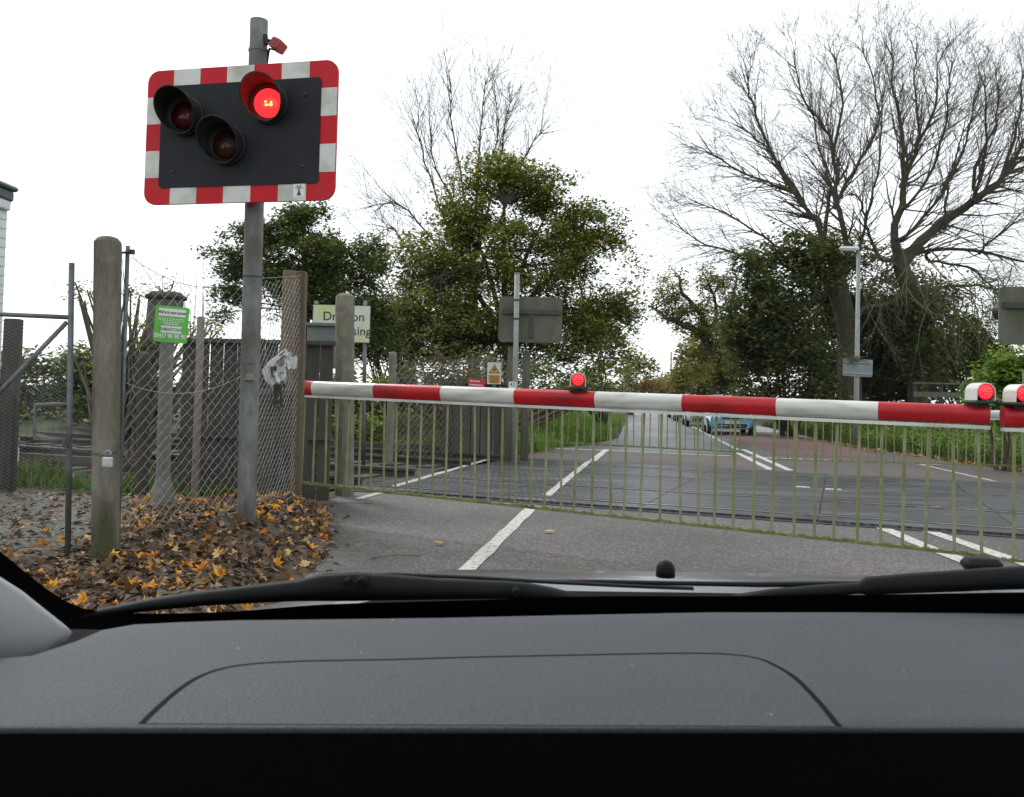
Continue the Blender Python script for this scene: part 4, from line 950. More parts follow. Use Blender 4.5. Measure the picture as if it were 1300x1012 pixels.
# ------------------------------------------------------------ cars
def paint(name, c): return pmat(name, c, tuple(x*.93 for x in c), scale=3, rough=.25, spec=.5, coat=.8, metal=.1)
GLASS = pmat('dark_car_glass', (.02, .025, .03), (.03, .035, .04), rough=.08, spec=.8)
TYRE = pmat('tyre_rubber', (.015, .015, .016), rough=.8); CHROME = pmat('bright_trim', (.6, .62, .65), rough=.2, metal=.8)
HEADL = pmat('headlight_glass', (.62, .66, .7), (.4, .44, .48), scale=20, rough=.1, coat=1); CARBLK = pmat('car_black_trim', (.012, .013, .015), rough=.5)
PLATE = pmat('number_plate_white', (.7, .7, .68), rough=.4)
def car(loc, pm, lw, label, hatch=True, scale=.92):
    W = .83; t = thing('parked_car', loc, label, 'car', 'cars queuing on the far side'); L0 = Vector(loc)
    def X(pts): return [L0+Vector(p)*scale for p in pts]
    # body loft along y (front at 0, facing -y)
    st = [(.02, .55, .30, .52), (.0, .66, .24, .62), (.10, .78, .22, .72), (.45, .83, .20, .82), (.95, .84, .20, .93), (1.6, .845, .20, .95), (2.9, .84, .2, .97), (3.5, .80, .24, .95), (3.62, .72, .3, .8)]
    rings = []
    for y, hw, zb, zt_ in st:
        half = [(hw*.80, zb), (hw*.98, zb+.10), (hw, zb+(zt_-zb)*.45), (hw*.98, zb+(zt_-zb)*.78), (hw*.88, zt_-.02), (hw*.6, zt_)]
        ring = [(x, y, z) for x, z in half]+[(-x, y, z) for x, z in half[::-1]]
        rings.append(X(ring))
    mb = MB(); mb.loft(rings); body = auto(mb.build('body', pm, t), 40)
    # cabin
    rings = []
    for y, hw, z in ((.86, .70, .90), (1.42, .60, 1.36), (1.75, .58, 1.45), (2.7, .58, 1.46), (3.3, .60, 1.36), (3.52, .68, .92)):
        rings.append(X([(hw*1.13 if z > 1 else hw, y, .90), (hw, y, z), (hw*.5, y, z+.02), (-hw*.5, y, z+.02), (-hw, y, z), (-hw*1.13 if z > 1 else -hw, y, .90)]))
    mb = MB(); mb.loft(rings); auto(mb.build('window_glass', GLASS, body), 30)
    rings = []
    for y, hw, z in ((1.38, .585, 1.375), (1.75, .585, 1.47), (2.7, .585, 1.48), (3.32, .60, 1.37)): rings.append(X([(hw, y, z-.02), (hw, y, z), (hw*.5, y, z+.025), (-hw*.5, y, z+.025), (-hw, y, z), (-hw, y, z-.02)]))
    mb = MB(); mb.loft(rings); auto(mb.build('roof', pm, body), 40)
    mb = MB()
    for s in (-1, 1):
        mb.tube(X([(s*.74, .9, .92), (s*.605, 1.4, 1.385)]), .03*scale, 6); mb.tube(X([(s*.76, 2.1, .94), (s*.60, 2.1, 1.44)]), .03*scale, 6)
    mb.build('pillar', pm, body)
    for s in (-1, 1):
        mb = MB(); rings = X([(s*.42, -.005, .58), (s*.60, .02, .56), (s*.735, .1, .60), (s*.72, .16, .72), (s*.60, .09, .74), (s*.44, .045, .70)]); rings2 = [p+Vector((0, .1, 0)) for p in rings]
        mb.loft([rings, rings2] if s < 0 else [rings[::-1], rings2[::-1]]); mb.build('headlight', HEADL, t)
        mb = MB(); mb.box(L0+Vector((s*.93, 1.12, .98))*scale, (.2*scale, .1*scale, .13*scale), bev=.03); mb.build('wing_mirror', pm, t)
    mb = MB(); mb.box(L0+Vector((0, -.005, .64))*scale, (.74*scale, .05, .09*scale), bev=.01); g = mb.build('grille', CARBLK, t)
    mb = MB(); mb.box(L0+Vector((0, -.035, .66))*scale, (.62*scale, .015, .02*scale)); mb.lathe([(.045, 0), (.03, .02)], 12, Matrix.Translation(L0+Vector((0, -.03, .66))*scale) @ Matrix.Rotation(R(90), 4, 'X')); mb.build('badge_bar', CHROME, g)
    mb = MB(); mb.box(L0+Vector((0, .02, .34))*scale, (1.10*scale, .10, .16*scale), bev=.03); lg = mb.build('lower_grille', CARBLK, t)
    mb = MB()
    for s in (-1, 1): mb.tube(X([(s*.12, -.04, .34), (s*.42, -.035, .33), (s*.62, .0, .38), (s*.68, .05, .44)]), .014, 5)
    mb.build('bumper_trim', CHROME, lg)
    mb = MB(); mb.box(L0+Vector((0, -.03, .47))*scale, (.52*scale, .02, .11*scale), bev=.005); p_ = mb.build('licence_plate', PLATE, t)
    mb = MB()
    for i in range(7):
        if i == 4: continue
        x = -.2+.065*i; mb.box(L0+Vector((x, -.0415, .47))*scale, (.012, .003, .065)); mb.box(L0+Vector((x+.026, -.0415, .47+rnd.choice((-.02, .02, 0))))*scale, (.03, .003, .014))
    mb.build('plate_marks', SBLACK, p_)
    for x in (-1, 1):
        for y in (.62, 2.95):
            mb = MB(); M = Matrix.Translation(L0+Vector((x*.76, y, .29))*scale) @ Matrix.Rotation(R(90), 4, 'Y'); mb.lathe([(.2, -.09), (.285, -.085), (.29, 0), (.285, .085), (.2, .09)], 24, M); wh = mb.build('wheel', TYRE, t)
            mb = MB(); mb.lathe([(.05, -.095), (.19, -.092), (.19, .092), (.05, .095)], 16, M); mb.build('rim', CHROME, wh)
    t.rotation_euler.z = -.14
    return t
def carloc(px, py, Y): q = P(px, py, Y); return (q.x, Y, 0)
car(carloc(929, 550, 29.5), paint('pale_blue_paint', (.17, .42, .62)), 1, 'light blue hatchback first in the queue facing the crossing')
car(carloc(894, 543, 37.5), paint('silver_white_paint', (.62, .62, .6)), 1, 'silver white car directly behind the blue hatchback')
car(carloc(877, 536, 45), paint('brown_grey_paint', (.2, .17, .15)), 1, 'brownish grey car third in the queue with bright headlights')
car(carloc(865, 530, 54), paint('near_black_paint', (.02, .02, .025)), 1, 'black car last in the queue beyond the barrier')

# ------------------------------------------------------------ vegetation
class Leaves:
    """many leaf faces held as arrays"""
    def __init__(s, seed): s.g = np.random.default_rng(seed); s.V = []
    def clumps(s, C, rad, npc, size, flat=.65):
        C = np.asarray(C, float)
        if len(C) == 0: return
        g = s.g; N = len(C)*npc; c = np.repeat(C, npc, 0); rr_ = np.repeat(rad*g.uniform(.6, 1.3, len(C)), npc)[:, None]
        p = c+g.normal(0, 1, (N, 3))*rr_*.55*np.array([1, 1, flat])
        a = g.uniform(0, 2*math.pi, N); sz = (size*g.uniform(.55, 1.3, N))[:, None]
        d = np.stack([np.cos(a), np.sin(a), g.uniform(-.8, .5, N)], 1)*sz; e = np.stack([-np.sin(a), np.cos(a), g.uniform(-.8, .8, N)], 1)*sz*g.uniform(.45, .75, (N, 1))
        up = np.zeros((N, 3)); up[:, 2] = sz[:, 0]*.12
        s.V.append(np.stack([p-d*.5, p+e*.5+up, p+d*.6, p-e*.5+up], 1).reshape(-1, 3))
    def build(s, name, m, parent=None):
        V = np.concatenate(s.V); V = V[:len(V)//4*4]
        off = np.zeros(3)
        if parent is not None: off = np.array(parent['_loc'])
        V = (V-off).astype(np.float32); nf = len(V)//4
        me = bpy.data.meshes.new(name); me.vertices.add(len(V)); me.vertices.foreach_set('co', V.ravel())
        me.loops.add(nf*4); me.loops.foreach_set('vertex_index', np.arange(nf*4, dtype=np.int32))
        me.polygons.add(nf); me.polygons.foreach_set('loop_start', np.arange(0, nf*4, 4, dtype=np.int32)); me.polygons.foreach_set('loop_total', np.full(nf, 4, np.int32))
        me.materials.append(m); me.update(calc_edges=True); me.validate()
        o = bpy.data.objects.new(name, me); COL.objects.link(o)
        if parent is not None: o.parent = parent
        return o
def crown(blobs, rr, dens, leaf, crad=.5, npc=16, thr=-.12, nf=.55, shell=.55, depthk=.9):
    """ellipsoid blobs (px, py, Y, rx, ry) -> clumps of leaves through their volume"""
    lv = Leaves(rr.randint(1, 99999)); cs = []
    for (bx, by, Y, rx, ry) in blobs:
        c0 = P(bx, by, Y); ax, az = rx/F*Y, ry/F*Y; ay = (ax+az)/2*depthk
        n = int(dens*ax*az*max(1, ay)**.5)
        for k in range(n):
            v = Vector((rr.gauss(0, 1), rr.gauss(0, 1), rr.gauss(0, 1))).normalized()*(rr.uniform(shell**2, 1))**.5
            m_ = 1+.45*noise.noise(v*1.9+c0)+.22*noise.noise(v*5+c0)+(rr.random()**5)*.2
            v = v*m_; p = c0+Vector((v.x*ax, v.y*ay, v.z*az))
            if p.z < .1: continue
            if noise.noise(p*nf+Vector((3, 7, 1)))+.55*noise.noise(p*nf*2.7) < thr: continue
            cs.append(p)
    lv.clumps([tuple(p) for p in cs], crad, npc, leaf)
    return lv, cs
def limbtube(mb, pts, r0, r1, n=8, rr=None, wig=.0):
    # Catmull-like smoothing
    P_ = [pts[0]]+list(pts)+[pts[-1]]; out = []
    for i in range(1, len(P_)-2):
        for k in range(4):
            t = k/4; p0, p1, p2, p3 = P_[i-1], P_[i], P_[i+1], P_[i+2]
            out.append(.5*((2*p1)+(p2-p0)*t+(2*p0-5*p1+4*p2-p3)*t*t+(3*p1-p0-3*p2+p3)*t**3))
    out.append(pts[-1])
    if wig and rr: out = [out[0]]+[q+Vector((rr.gauss(0, wig), rr.gauss(0, wig), rr.gauss(0, wig))) for q in out[1:-1]]+[out[-1]]
    rs_ = [lerp(r0, r1, (i/(len(out)-1))**.8) for i in range(len(out))]
    mb.tube(out, rs_, n); return out, rs_
def branch_to(mb, a, b, r0, r1, rr, n=5):
    m_ = a.lerp(b, .5)+Vector((rr.gauss(0, .12), rr.gauss(0, .12), rr.uniform(-.05, .25)))*(b-a).length*.5
    mb.tube([a, a.lerp(m_, .5)+Vector((0, 0, .03)), m_, b], [r0, lerp(r0, r1, .35), lerp(r0, r1, .6), r1], n, cap=False)
def twigs(mb, p, d, L, r, lev, rr, out=None, up=.25, spread=.75, kids=(3, 4), fac=.62, cent=None):
    n = 4 if lev > 0 else 3; pts = [p]; dirs = [d]; q = p; dd_ = d.normalized()
    for i in range(n):
        dd_ = (dd_+Vector((rr.gauss(0, .13), rr.gauss(0, .13), rr.gauss(0, .11)+up*.22))).normalized()
        q = q+dd_*(L/n); pts.append(q); dirs.append(dd_)
    rs_ = [max(.0035, r*(1-.75*i/n)) for i in range(n+1)]
    mb.tube(pts, rs_, 3 if lev < 2 else 5, cap=False)
    if lev <= 0: return
    k = rr.randint(*kids)
    for j in range(k):
        t = rr.uniform(.25, 1.0) if j else 1.0; i = min(n-1, int(t*n)); f_ = t*n-i; pos = pts[i].lerp(pts[i+1], f_)
        ax_ = dirs[i].orthogonal().normalized(); ax_ = Matrix.Rotation(rr.uniform(0, 6.28), 3, dirs[i]) @ ax_
        ang = rr.uniform(.35, spread) if j else .2
        nd_ = (dirs[i]*math.cos(ang)+ax_*math.sin(ang)).normalized()
        twigs(mb, pos, nd_, L*fac*rr.uniform(.75, 1.2), rs_[i]*.62, lev-1, rr, out, up, spread, kids, fac)

GRN = [(0, (.05, .082, .02)), (.3, (.09, .13, .03)), (.55, (.15, .19, .036)), (.75, (.25, .27, .05)), (.9, (.40, .35, .06)), (1, (.42, .24, .05))]
GRND = [(0, (.038, .07, .025)), (.4, (.068, .115, .032)), (.75, (.11, .16, .04)), (.92, (.24, .24, .045)), (1, (.42, .25, .04))]
IVY = [(0, (.04, .062, .022)), (.4, (.075, .105, .034)), (.75, (.13, .155, .045)), (.92, (.2, .2, .06)), (1, (.26, .19, .08))]
YGR = [(0, (.10, .13, .03)), (.4, (.165, .185, .038)), (.75, (.285, .255, .045)), (1, (.33, .21, .06))]
BRIGHT = [(0, (.068, .128, .022)), (.5, (.12, .225, .03)), (.85, (.195, .3, .045)), (1, (.375, .375, .06))]
BROWN = [(0, (.2, .12, .045)), (.5, (.28, .18, .06)), (1, (.16, .13, .045))]
LM = {k: leafmat('foliage_'+k, v, .48) for k, v in (('mixed_green', GRN), ('deep_green', GRND), ('ivy', IVY), ('yellow_green', YGR), ('bright_green', BRIGHT), ('russet', BROWN))}

DK = 2.3
def shrub(name, label, blobs, foot, seed, mat_, dens=90, leaf=.13, crad=.35, npc=14, thr=-.2, nf=.7, group='shrubs and ivy masses', cat='shrub', stems=12, shell=.5, bark=None):
    r_ = random.Random(seed); q = P(*foot); t = thing(name, (q.x, foot[2], 0), label, cat, group)
    mbL, cs = crown(blobs, r_, dens*DK, leaf*1.15, crad, int(npc*1.7), thr-.04, nf, shell*.6)
    mbL.build('foliage', LM[mat_], t); mb = MB(); b0 = Vector((q.x, foot[2], 0))
    for c_ in r_.sample(cs, min(stems, len(cs))): branch_to(mb, b0+Vector((r_.uniform(-.3, .3), r_.uniform(-.2, .2), 0)), c_, .05, .012, r_, 5)
    mb.build('stems', bark or BARKD, t); return t
# 1 leafy tree behind the far signal
rr = random.Random(11)
YT = 29
tr = thing('leafy_tree', (P(640, 505, YT).x, YT, 0), 'large broad green and yellow leaved tree behind the far left signal board', 'tree', 'trees around the crossing')
bl_ = [(640, 235, 29, 50, 42), (690, 265, 29, 55, 50), (600, 285, 29, 60, 52), (745, 310, 29, 52, 50), (665, 330, 28, 85, 60), (570, 350, 29, 58, 55), (785, 350, 29, 38, 45), (525, 385, 28, 38, 45), (765, 405, 28.5, 50, 42), (640, 405, 28, 90, 60), (560, 430, 28, 75, 50), (720, 440, 28, 60, 45), (600, 465, 28, 90, 40), (505, 400, 28.5, 34, 40), (800, 385, 29, 26, 32), (520, 440, 28, 45, 35)]
mbL, cs = crown(bl_, rr, 135, .115, .40, 44, thr=-.06, nf=.75, shell=.25)
mbW = MB(); base = Vector((P(645, 510, YT).x, YT, 0)); fork = P(640, 400, YT)
limbtube(mbW, [base, base+Vector((.1, 0, 1.3)), fork], .32, .2, 10)
mains = []
for px, py in ((600, 300), (640, 250), (690, 280), (745, 330), (560, 350), (535, 400), (770, 400)):
    o_, _ = limbtube(mbW, [fork-Vector((0, 0, rr.uniform(0, .8))), fork.lerp(P(px, py, YT+rr.uniform(-1.5, 1.5)), .5)+Vector((0, 0, .2)), P(px, py, YT+rr.uniform(-1.5, 1.5))], .13, .03, 6); mains += o_
for c_ in cs[::6]:
    a = min(mains[::2], key=lambda q: (q-c_).length_squared+max(0, q.z-c_.z)*2); branch_to(mbW, a, c_, .03, .006, rr, 4)
mbL.build('crown', LM['mixed_green'], tr); mbW.build('trunk', BARKD, tr)
# 2 tall bare crown behind it
rr = random.Random(21); YT = 33
tb_ = thing('bare_tree', (P(602, 505, YT).x, YT, 0), 'half bare tree whose thin upright twigs rise above the leafy one', 'tree', 'trees around the crossing')
mbW = MB(); mbT = MB(); base = Vector((P(602, 505, YT).x, YT, 0))
limbtube(mbW, [base, P(602, 420, YT), P(598, 330, YT)], .3, .14, 8)
for pts in (((598, 340), (588, 240), (572, 150), (573, 100)), ((600, 330), (606, 220), (611, 150), (618, 100)), ((598, 350), (560, 265), (535, 190), (528, 160)), ((604, 330), (632, 220), (642, 160), (650, 115)), ((604, 350), (650, 245), (672, 190), (690, 165)), ((598, 360), (545, 300), (510, 262), (468, 262)), ((598, 380), (530, 330), (500, 290), (480, 300)), ((600, 340), (575, 260), (550, 205), (548, 170)), ((602, 335), (618, 230), (632, 170), (630, 120))):
    pp = [P(x, y, YT+rr.uniform(-.8, .8)) for x, y in pts]; o_, r_ = limbtube(mbW, pp, .06, .012, 5, rr, .03)
    for i in range(3, len(o_)-1):
        for _ in range(3):
            d = (o_[i+1]-o_[i]).normalized(); s = Matrix.Rotation(rr.uniform(0, 6.28), 3, d) @ d.orthogonal().normalized()
            twigs(mbT, o_[i], (d+s*rr.uniform(.35, .7)).normalized(), rr.uniform(1.0, 1.8), .015, 3, rr, up=.35, kids=(2, 3))
mbT.build('twigs', TWIG, tb_); mbW.build('trunk', BARKD, tb_)
mbL, _ = crown([(590, 250, 33, 45, 50), (560, 290, 33, 40, 40), (640, 215, 33, 40, 30), (520, 340, 33, 30, 40)], rr, 24, .14, .4, 12, thr=.0); mbL.build('crown', LM['russet'], tb_)
shrub('leafy_tree', 'brown tinged thin tree filling the gap between the two green trees', [(500, 350, 30, 35, 45), (530, 330, 30, 40, 40), (505, 400, 30, 45, 45), (480, 440, 30, 50, 30)], (505, 510, 30), 91, 'yellow_green', 40, .12, .4, 10, .0, .8, cat='tree', group='trees around the crossing', shell=.2, stems=60)
# 3 left tree over the fence
rr = random.Random(31); YT = 25
tl_ = thing('leafy_tree', (P(385, 500, YT).x, YT, 0), 'dark green layered tree behind the fence below the red signal board', 'tree', 'trees around the crossing')
bl_ = [(385, 285, 25, 40, 28), (330, 305, 25, 42, 28), (400, 320, 24.5, 60, 30), (295, 335, 25, 28, 25), (345, 350, 24.5, 55, 26), (440, 345, 25, 45, 32), (475, 325, 25.5, 24, 28), (400, 375, 24.5, 60, 28), (300, 372, 25, 35, 18), (460, 390, 25, 45, 35), (285, 405, 25, 22, 12), (370, 395, 25, 30, 14), (480, 430, 25.5, 60, 35)]
mbL, cs = crown(bl_, rr, 260, .105, .30, 40, thr=-.09, nf=1.0, shell=.2)
mbW = MB(); base = Vector((P(385, 500, YT).x, YT, 0)); fork = P(388, 400, YT); limbtube(mbW, [base, fork, P(386, 330, YT), P(386, 275, YT)], .2, .04, 8); mains = [fork.lerp(P(386, 280, YT), t) for t in np.linspace(0, 1, 12)]
for c_ in cs[::9]:
    a = min(mains, key=lambda q: abs(q.z-c_.z+.5)); branch_to(mbW, a, c_, .03, .006, rr, 4)
mbL.build('crown', LM['deep_green'], tl_); mbW.build('trunk', BARKD, tl_)

# 4 great bare tree on the right
rr = random.Random(41); YT = 31
gt = thing('bare_tree', (P(1078, 520, YT).x, YT, 0), 'huge bare spreading tree with mossy limbs behind the street lamp', 'tree', 'trees around the crossing')
mbW = MB(); mbT = MB()
b1_ = Vector((P(1080, 520, YT).x, YT, .2)); TRUNKS = []
TRUNKS.append(limbtube(mbW, [b1_, P(1077, 440, YT), P(1070, 390, YT), P(1062, 345, YT), P(1060, 322, YT)], .46, .24, 12)[0])
TRUNKS.append(limbtube(mbW, [P(1074, 430, YT), P(1062, 385, YT), P(1048, 352, YT), P(1036, 325, YT), P(1030, 300, YT)], .2, .12, 10)[0])
b2_ = Vector((P(1172, 520, YT).x, YT+.3, .2)); TRUNKS.append(limbtube(mbW, [b2_, P(1162, 440, YT+.2), P(1158, 380, YT), P(1146, 345, YT), P(1142, 318, YT)], .36, .25, 12)[0])
TRUNKS.append(limbtube(mbW, [P(1155, 366, YT), P(1143, 378, YT-.5), P(1122, 388, YT-.8), P(1100, 390, YT-1), P(1085, 402, YT-1)], .16, .05, 8)[0])
LIMBS = [(.2, ((1064, 360), (1041, 288), (1030, 268), (997, 221), (979, 177), (945, 144))), (.16, ((1045, 300), (1051, 255), (1054, 222), (1041, 177), (1030, 120))),
         (.21, ((1075, 345), (1075, 306), (1063, 251), (1061, 218), (1056, 162), (1038, 129), (1019, 100), (1010, 55))), (.15, ((1062, 255), (1075, 222), (1097, 177), (1115, 140), (1112, 85), (1097, 35))),
         (.26, ((1143, 340), (1135, 299), (1147, 240), (1147, 188), (1145, 140), (1134, 89), (1132, 38))), (.17, ((1146, 225), (1158, 190), (1167, 148), (1163, 90), (1162, 35))),
         (.36, ((1143, 335), (1182, 295), (1237, 247), (1274, 210), (1300, 159), (1325, 90))), (.17, ((1150, 322), (1226, 317), (1300, 332), (1370, 330))), (.15, ((1160, 372), (1220, 362), (1262, 368), (1290, 380))),
         (.13, ((1040, 350), (968, 329), (912, 317), (868, 292))), (.12, ((1040, 330), (985, 310), (931, 273), (895, 255))), (.11, ((1005, 235), (975, 222), (940, 205), (905, 181))),
         (.13, ((1150, 300), (1195, 240), (1225, 165), (1235, 110))), (.12, ((1148, 260), (1185, 200), (1200, 130), (1205, 70))), (.12, ((1237, 247), (1240, 200), (1262, 140), (1268, 90))), (.11, ((1170, 170), (1188, 110), (1190, 50))),
         (.12, ((1120, 330), (1100, 290), (1095, 255), (1085, 240))), (.12, ((1020, 262), (985, 190), (955, 110), (950, 75))), (.1, ((1056, 170), (1070, 110), (1062, 50))), (.10, ((1274, 210), (1320, 190), (1370, 150))), (.12, ((1085, 330), (1102, 270), (1115, 190), (1120, 100))), (.12, ((1237, 247), (1252, 165), (1250, 85))), (.12, ((1270, 215), (1292, 140), (1298, 70))), (.1, ((1200, 285), (1205, 220), (1222, 150))), (.1, ((1290, 185), (1330, 170), (1380, 100))), (.1, ((1245, 318), (1275, 290), (1310, 270))), (.1, ((1180, 330), (1230, 340), (1262, 370), (1285, 400)))]
cen = P(1095, 300, YT)
samples = []
def addsamp(out): 
    for q in out:
        c_ = CM.transposed() @ (q-Vector((0, 0, H))); samples.append((650-F*c_.x/c_.z, 461+F*c_.y/c_.z, q))
for o__ in TRUNKS: addsamp(o__)
for r0, pts in LIMBS:
    pts = tuple((x, y if y > 300 else 300-(300-y)*.87) for x, y in pts); k = len(pts); off = rr.uniform(-2.6, 2.6) if r0 < .2 else rr.uniform(-1, 1)
    st_ = min(samples, key=lambda t_: (t_[0]-pts[0][0])**2+(t_[1]-pts[0][1])**2)
    pp = [st_[2]]+[P(x, y, st_[2].y+off*((i+1)/k)) for i, (x, y) in enumerate(pts)]
    if (pp[1]-pp[0]).length < .25: pp.pop(1)
    o_, r_ = limbtube(mbW, pp, r0*.66, .022, 8, rr, .03); addsamp(o_)
    L_ = len(o_)
    for i in range(2, L_-1):
        tt = i/(L_-1)
        nk = rr.choice((2, 2, 3)) if tt > .3 else 1
        for _ in range(nk):
            d = (o_[i+1]-o_[i]).normalized(); s = Matrix.Rotation(rr.uniform(0, 6.28), 3, d) @ d.orthogonal().normalized()
            outw = (o_[i]-cen).normalized()
            twigs(mbT, o_[i], (d*.7+s*rr.uniform(.5, 1.0)+outw*.6+Vector((0, 0, .05))).normalized(), rr.uniform(1.1, 2.2)*(1.15-tt*.4), min(.045, r_[i]*.48), 3, rr, up=.04, kids=(2, 4), fac=.62)
    for _ in range(3): twigs(mbT, o_[-1], (o_[-1]-o_[-3]).normalized()+Vector((rr.gauss(0, .3), rr.gauss(0, .3), rr.gauss(0, .2))), 1.1, .022, 3, rr, up=.05)
# hanging mossy twigs
mbH = MB()
for _ in range(70):
    p = P(rr.uniform(1085, 1290), rr.uniform(335, 400), YT-rr.uniform(.5, 2.5)); twigs(mbH, p, Vector((rr.gauss(0, .5), rr.gauss(0, .3), -1)), rr.uniform(1.0, 2.2), .022, 2, rr, up=-.3, kids=(2, 3))
mbT.build('twigs', TWIG, gt); mbW.build('trunk', BARK, gt); mbH.build('hanging_twigs', pmat('lichen_twig', (.14, .15, .06), (.08, .085, .04), scale=2, rough=.9), gt)

# ivy masses and shrubs
shrub('ivy_clad_tree', 'dark dome of ivy left of the big bare trunk', [(995, 350, 29.8, 66, 45), (975, 405, 29.5, 55, 60), (1010, 450, 29.2, 60, 60), (960, 440, 29.5, 38, 55), (1035, 335, 30, 45, 32), (1000, 500, 29.3, 80, 20)], (1000, 520, 29.5), 51, 'ivy', 62, .14, .42, 15, -.16, .7, cat='tree', group='trees around the crossing', shell=.3)
shrub('ivy_shrub', 'mossy twiggy ivy crown high around the bare tree fork', [(1075, 325, 32.5, 55, 34), (1045, 310, 31.8, 45, 24), (1120, 350, 32.5, 55, 40), (1165, 355, 32.3, 40, 36), (1090, 390, 33, 60, 40)], (1078, 520, 32.6), 52, 'yellow_green', 40, .11, .4, 10, -.08, .9, shell=.2)
shrub('ivy_shrub', 'dark ivy thicket between the lamp post and the right signal board', [(1172, 430, 30.0, 30, 70), (1150, 400, 30.3, 30, 40), (1115, 430, 33.5, 60, 65), (1165, 425, 32.5, 40, 75), (1205, 455, 33, 50, 48), (1120, 490, 33, 80, 32), (1245, 460, 33, 40, 42), (1060, 450, 33.5, 50, 60), (1060, 390, 33.5, 40, 40)], (1150, 520, 33), 53, 'ivy', 60, .14, .42, 15, -.15, .7, shell=.2)
shrub('ivy_shrub', 'brown green twiggy shrub below the low bare branches at right', [(1230, 405, 34, 55, 38), (1190, 385, 34, 45, 32), (1270, 430, 34, 50, 36), (1210, 440, 34, 60, 30)], (1230, 520, 34), 54, 'yellow_green', 42, .11, .4, 11, -.06, .9, shell=.2)
shrub('bramble_bush', 'bright green bramble bush below the right signal board', [(1285, 480, 16, 42, 28), (1262, 500, 16, 32, 22), (1310, 470, 16, 40, 30), (1275, 520, 15.5, 45, 20)], (1290, 560, 16), 55, 'bright_green', 260, .085, .22, 13, -.2, 1.4, stems=3, bark=TWIGB)
# mid-distance oaks down the road
rr = random.Random(61); YT = 48
ok = thing('leafy_tree', (P(910, 510, YT).x, YT, 0), 'sparse yellow green oak leaning over the road left of the ivy dome', 'tree', 'trees around the crossing')
mbW = MB(); mains = []
for r0, pts in ((.4, ((912, 512), (909, 470), (897, 432), (870, 414), (845, 402), (823, 388))), (.2, ((905, 455), (925, 420), (930, 380), (935, 350))), (.2, ((897, 432), (890, 400), (868, 372), (862, 352))), (.15, ((897, 432), (910, 395), (900, 360)))):
    pp = [P(x, y, YT+rr.uniform(-1, 1)) for x, y in pts]; o_, _ = limbtube(mbW, pp, r0, .05, 7, rr, .06); mains += o_[3:]
mbL, cs = crown([(862, 355, 48, 30, 14), (890, 352, 48, 25, 14), (846, 375, 48, 18, 14), (905, 375, 48, 25, 25), (870, 385, 48, 30, 20), (850, 402, 48, 22, 10), (915, 405, 48, 30, 25), (885, 418, 48, 28, 12), (930, 360, 48, 18, 25)], rr, 60, .15, .5, 34, thr=-.04, nf=.5)
for c_ in cs[::5]:
    a = min(mains, key=lambda q: (q-c_).length_squared); branch_to(mbW, a, c_, .05, .012, rr, 4)
mbL.build('crown', LM['yellow_green'], ok); mbW.build('trunk', BARKD, ok)
shrub('leafy_tree', 'hazel coloured roadside trees under the leaning oak', [(885, 455, 52, 28, 30), (905, 440, 50, 25, 30), (925, 470, 48, 28, 35), (868, 480, 56, 20, 22), (935, 430, 46, 20, 35)], (900, 510, 52), 62, 'yellow_green', 26, .2, .5, 13, -.2, .5, cat='tree', group='trees around the crossing')
shrub('leafy_tree', 'small dark distant tree right of the big leafy crown by the road', [(800, 455, 60, 22, 12), (812, 470, 60, 24, 16), (790, 478, 58, 22, 20)], (800, 505, 60), 63, 'mixed_green', 14, .22, .55, 12, -.1, .5, cat='tree', group='trees around the crossing')
shrub('leafy_tree', 'slim tree at the left verge with trunk showing below the leafy crown', [(775, 430, 33, 28, 28), (790, 455, 34, 22, 20), (760, 460, 33, 28, 30), (735, 485, 32, 30, 22), (770, 490, 34, 34, 18)], (766, 510, 33), 64, 'mixed_green', 36, .15, .4, 12, -.05, .6, cat='tree', group='trees around the crossing')
shrub('roadside_hedge', 'russet brown hedge at the far end of the road', [(815, 487, 95, 24, 8), (838, 490, 100, 22, 8), (860, 488, 90, 18, 10)], (830, 500, 95), 65, 'russet', 9, .3, .8, 14, -.4, .4, cat='hedge')
shrub('roadside_hedge', 'dark green woodland edge closing the view down the road', [(800, 497, 130, 60, 8), (870, 492, 130, 50, 14), (900, 480, 125, 40, 24), (835, 492, 135, 30, 7)], (850, 503, 130), 66, 'deep_green', 5, .45, 1.0, 16, -.4, .3, cat='hedge')
# hedges beyond the railway, left
shrub('railway_hedge', 'long dark hedge beyond the tracks seen through the gate', [(-40, 480, 22, 60, 45), (40, 490, 22, 60, 48), (110, 490, 22, 60, 50), (180, 500, 22, 50, 50), (80, 520, 21.5, 90, 25), (40, 540, 20.5, 60, 16), (130, 540, 20.5, 60, 16)], (60, 545, 22), 71, 'deep_green', 80, .12, .32, 13, -.35, .8, cat='hedge')
shrub('railway_hedge', 'bramble covered hedge between timber boarding and slim concrete post', [(420, 500, 20, 50, 40), (470, 510, 20, 45, 38), (360, 480, 20.5, 60, 42), (300, 490, 20.5, 50, 40), (440, 545, 18.5, 50, 18)], (420, 560, 20), 72, 'mixed_green', 70, .10, .32, 12, -.15, .8, cat='hedge', bark=TWIGB, stems=60)
shrub('railway_hedge', 'dark hedge with bramble stems behind the grey board cabinet', [(530, 495, 19.5, 50, 34), (580, 480, 20, 50, 34), (640, 480, 20.5, 50, 34), (700, 490, 22, 40, 34), (740, 500, 24, 40, 22)], (600, 550, 20), 73, 'deep_green', 60, .11, .32, 12, -.15, .8, cat='hedge', bark=TWIGB, stems=60)
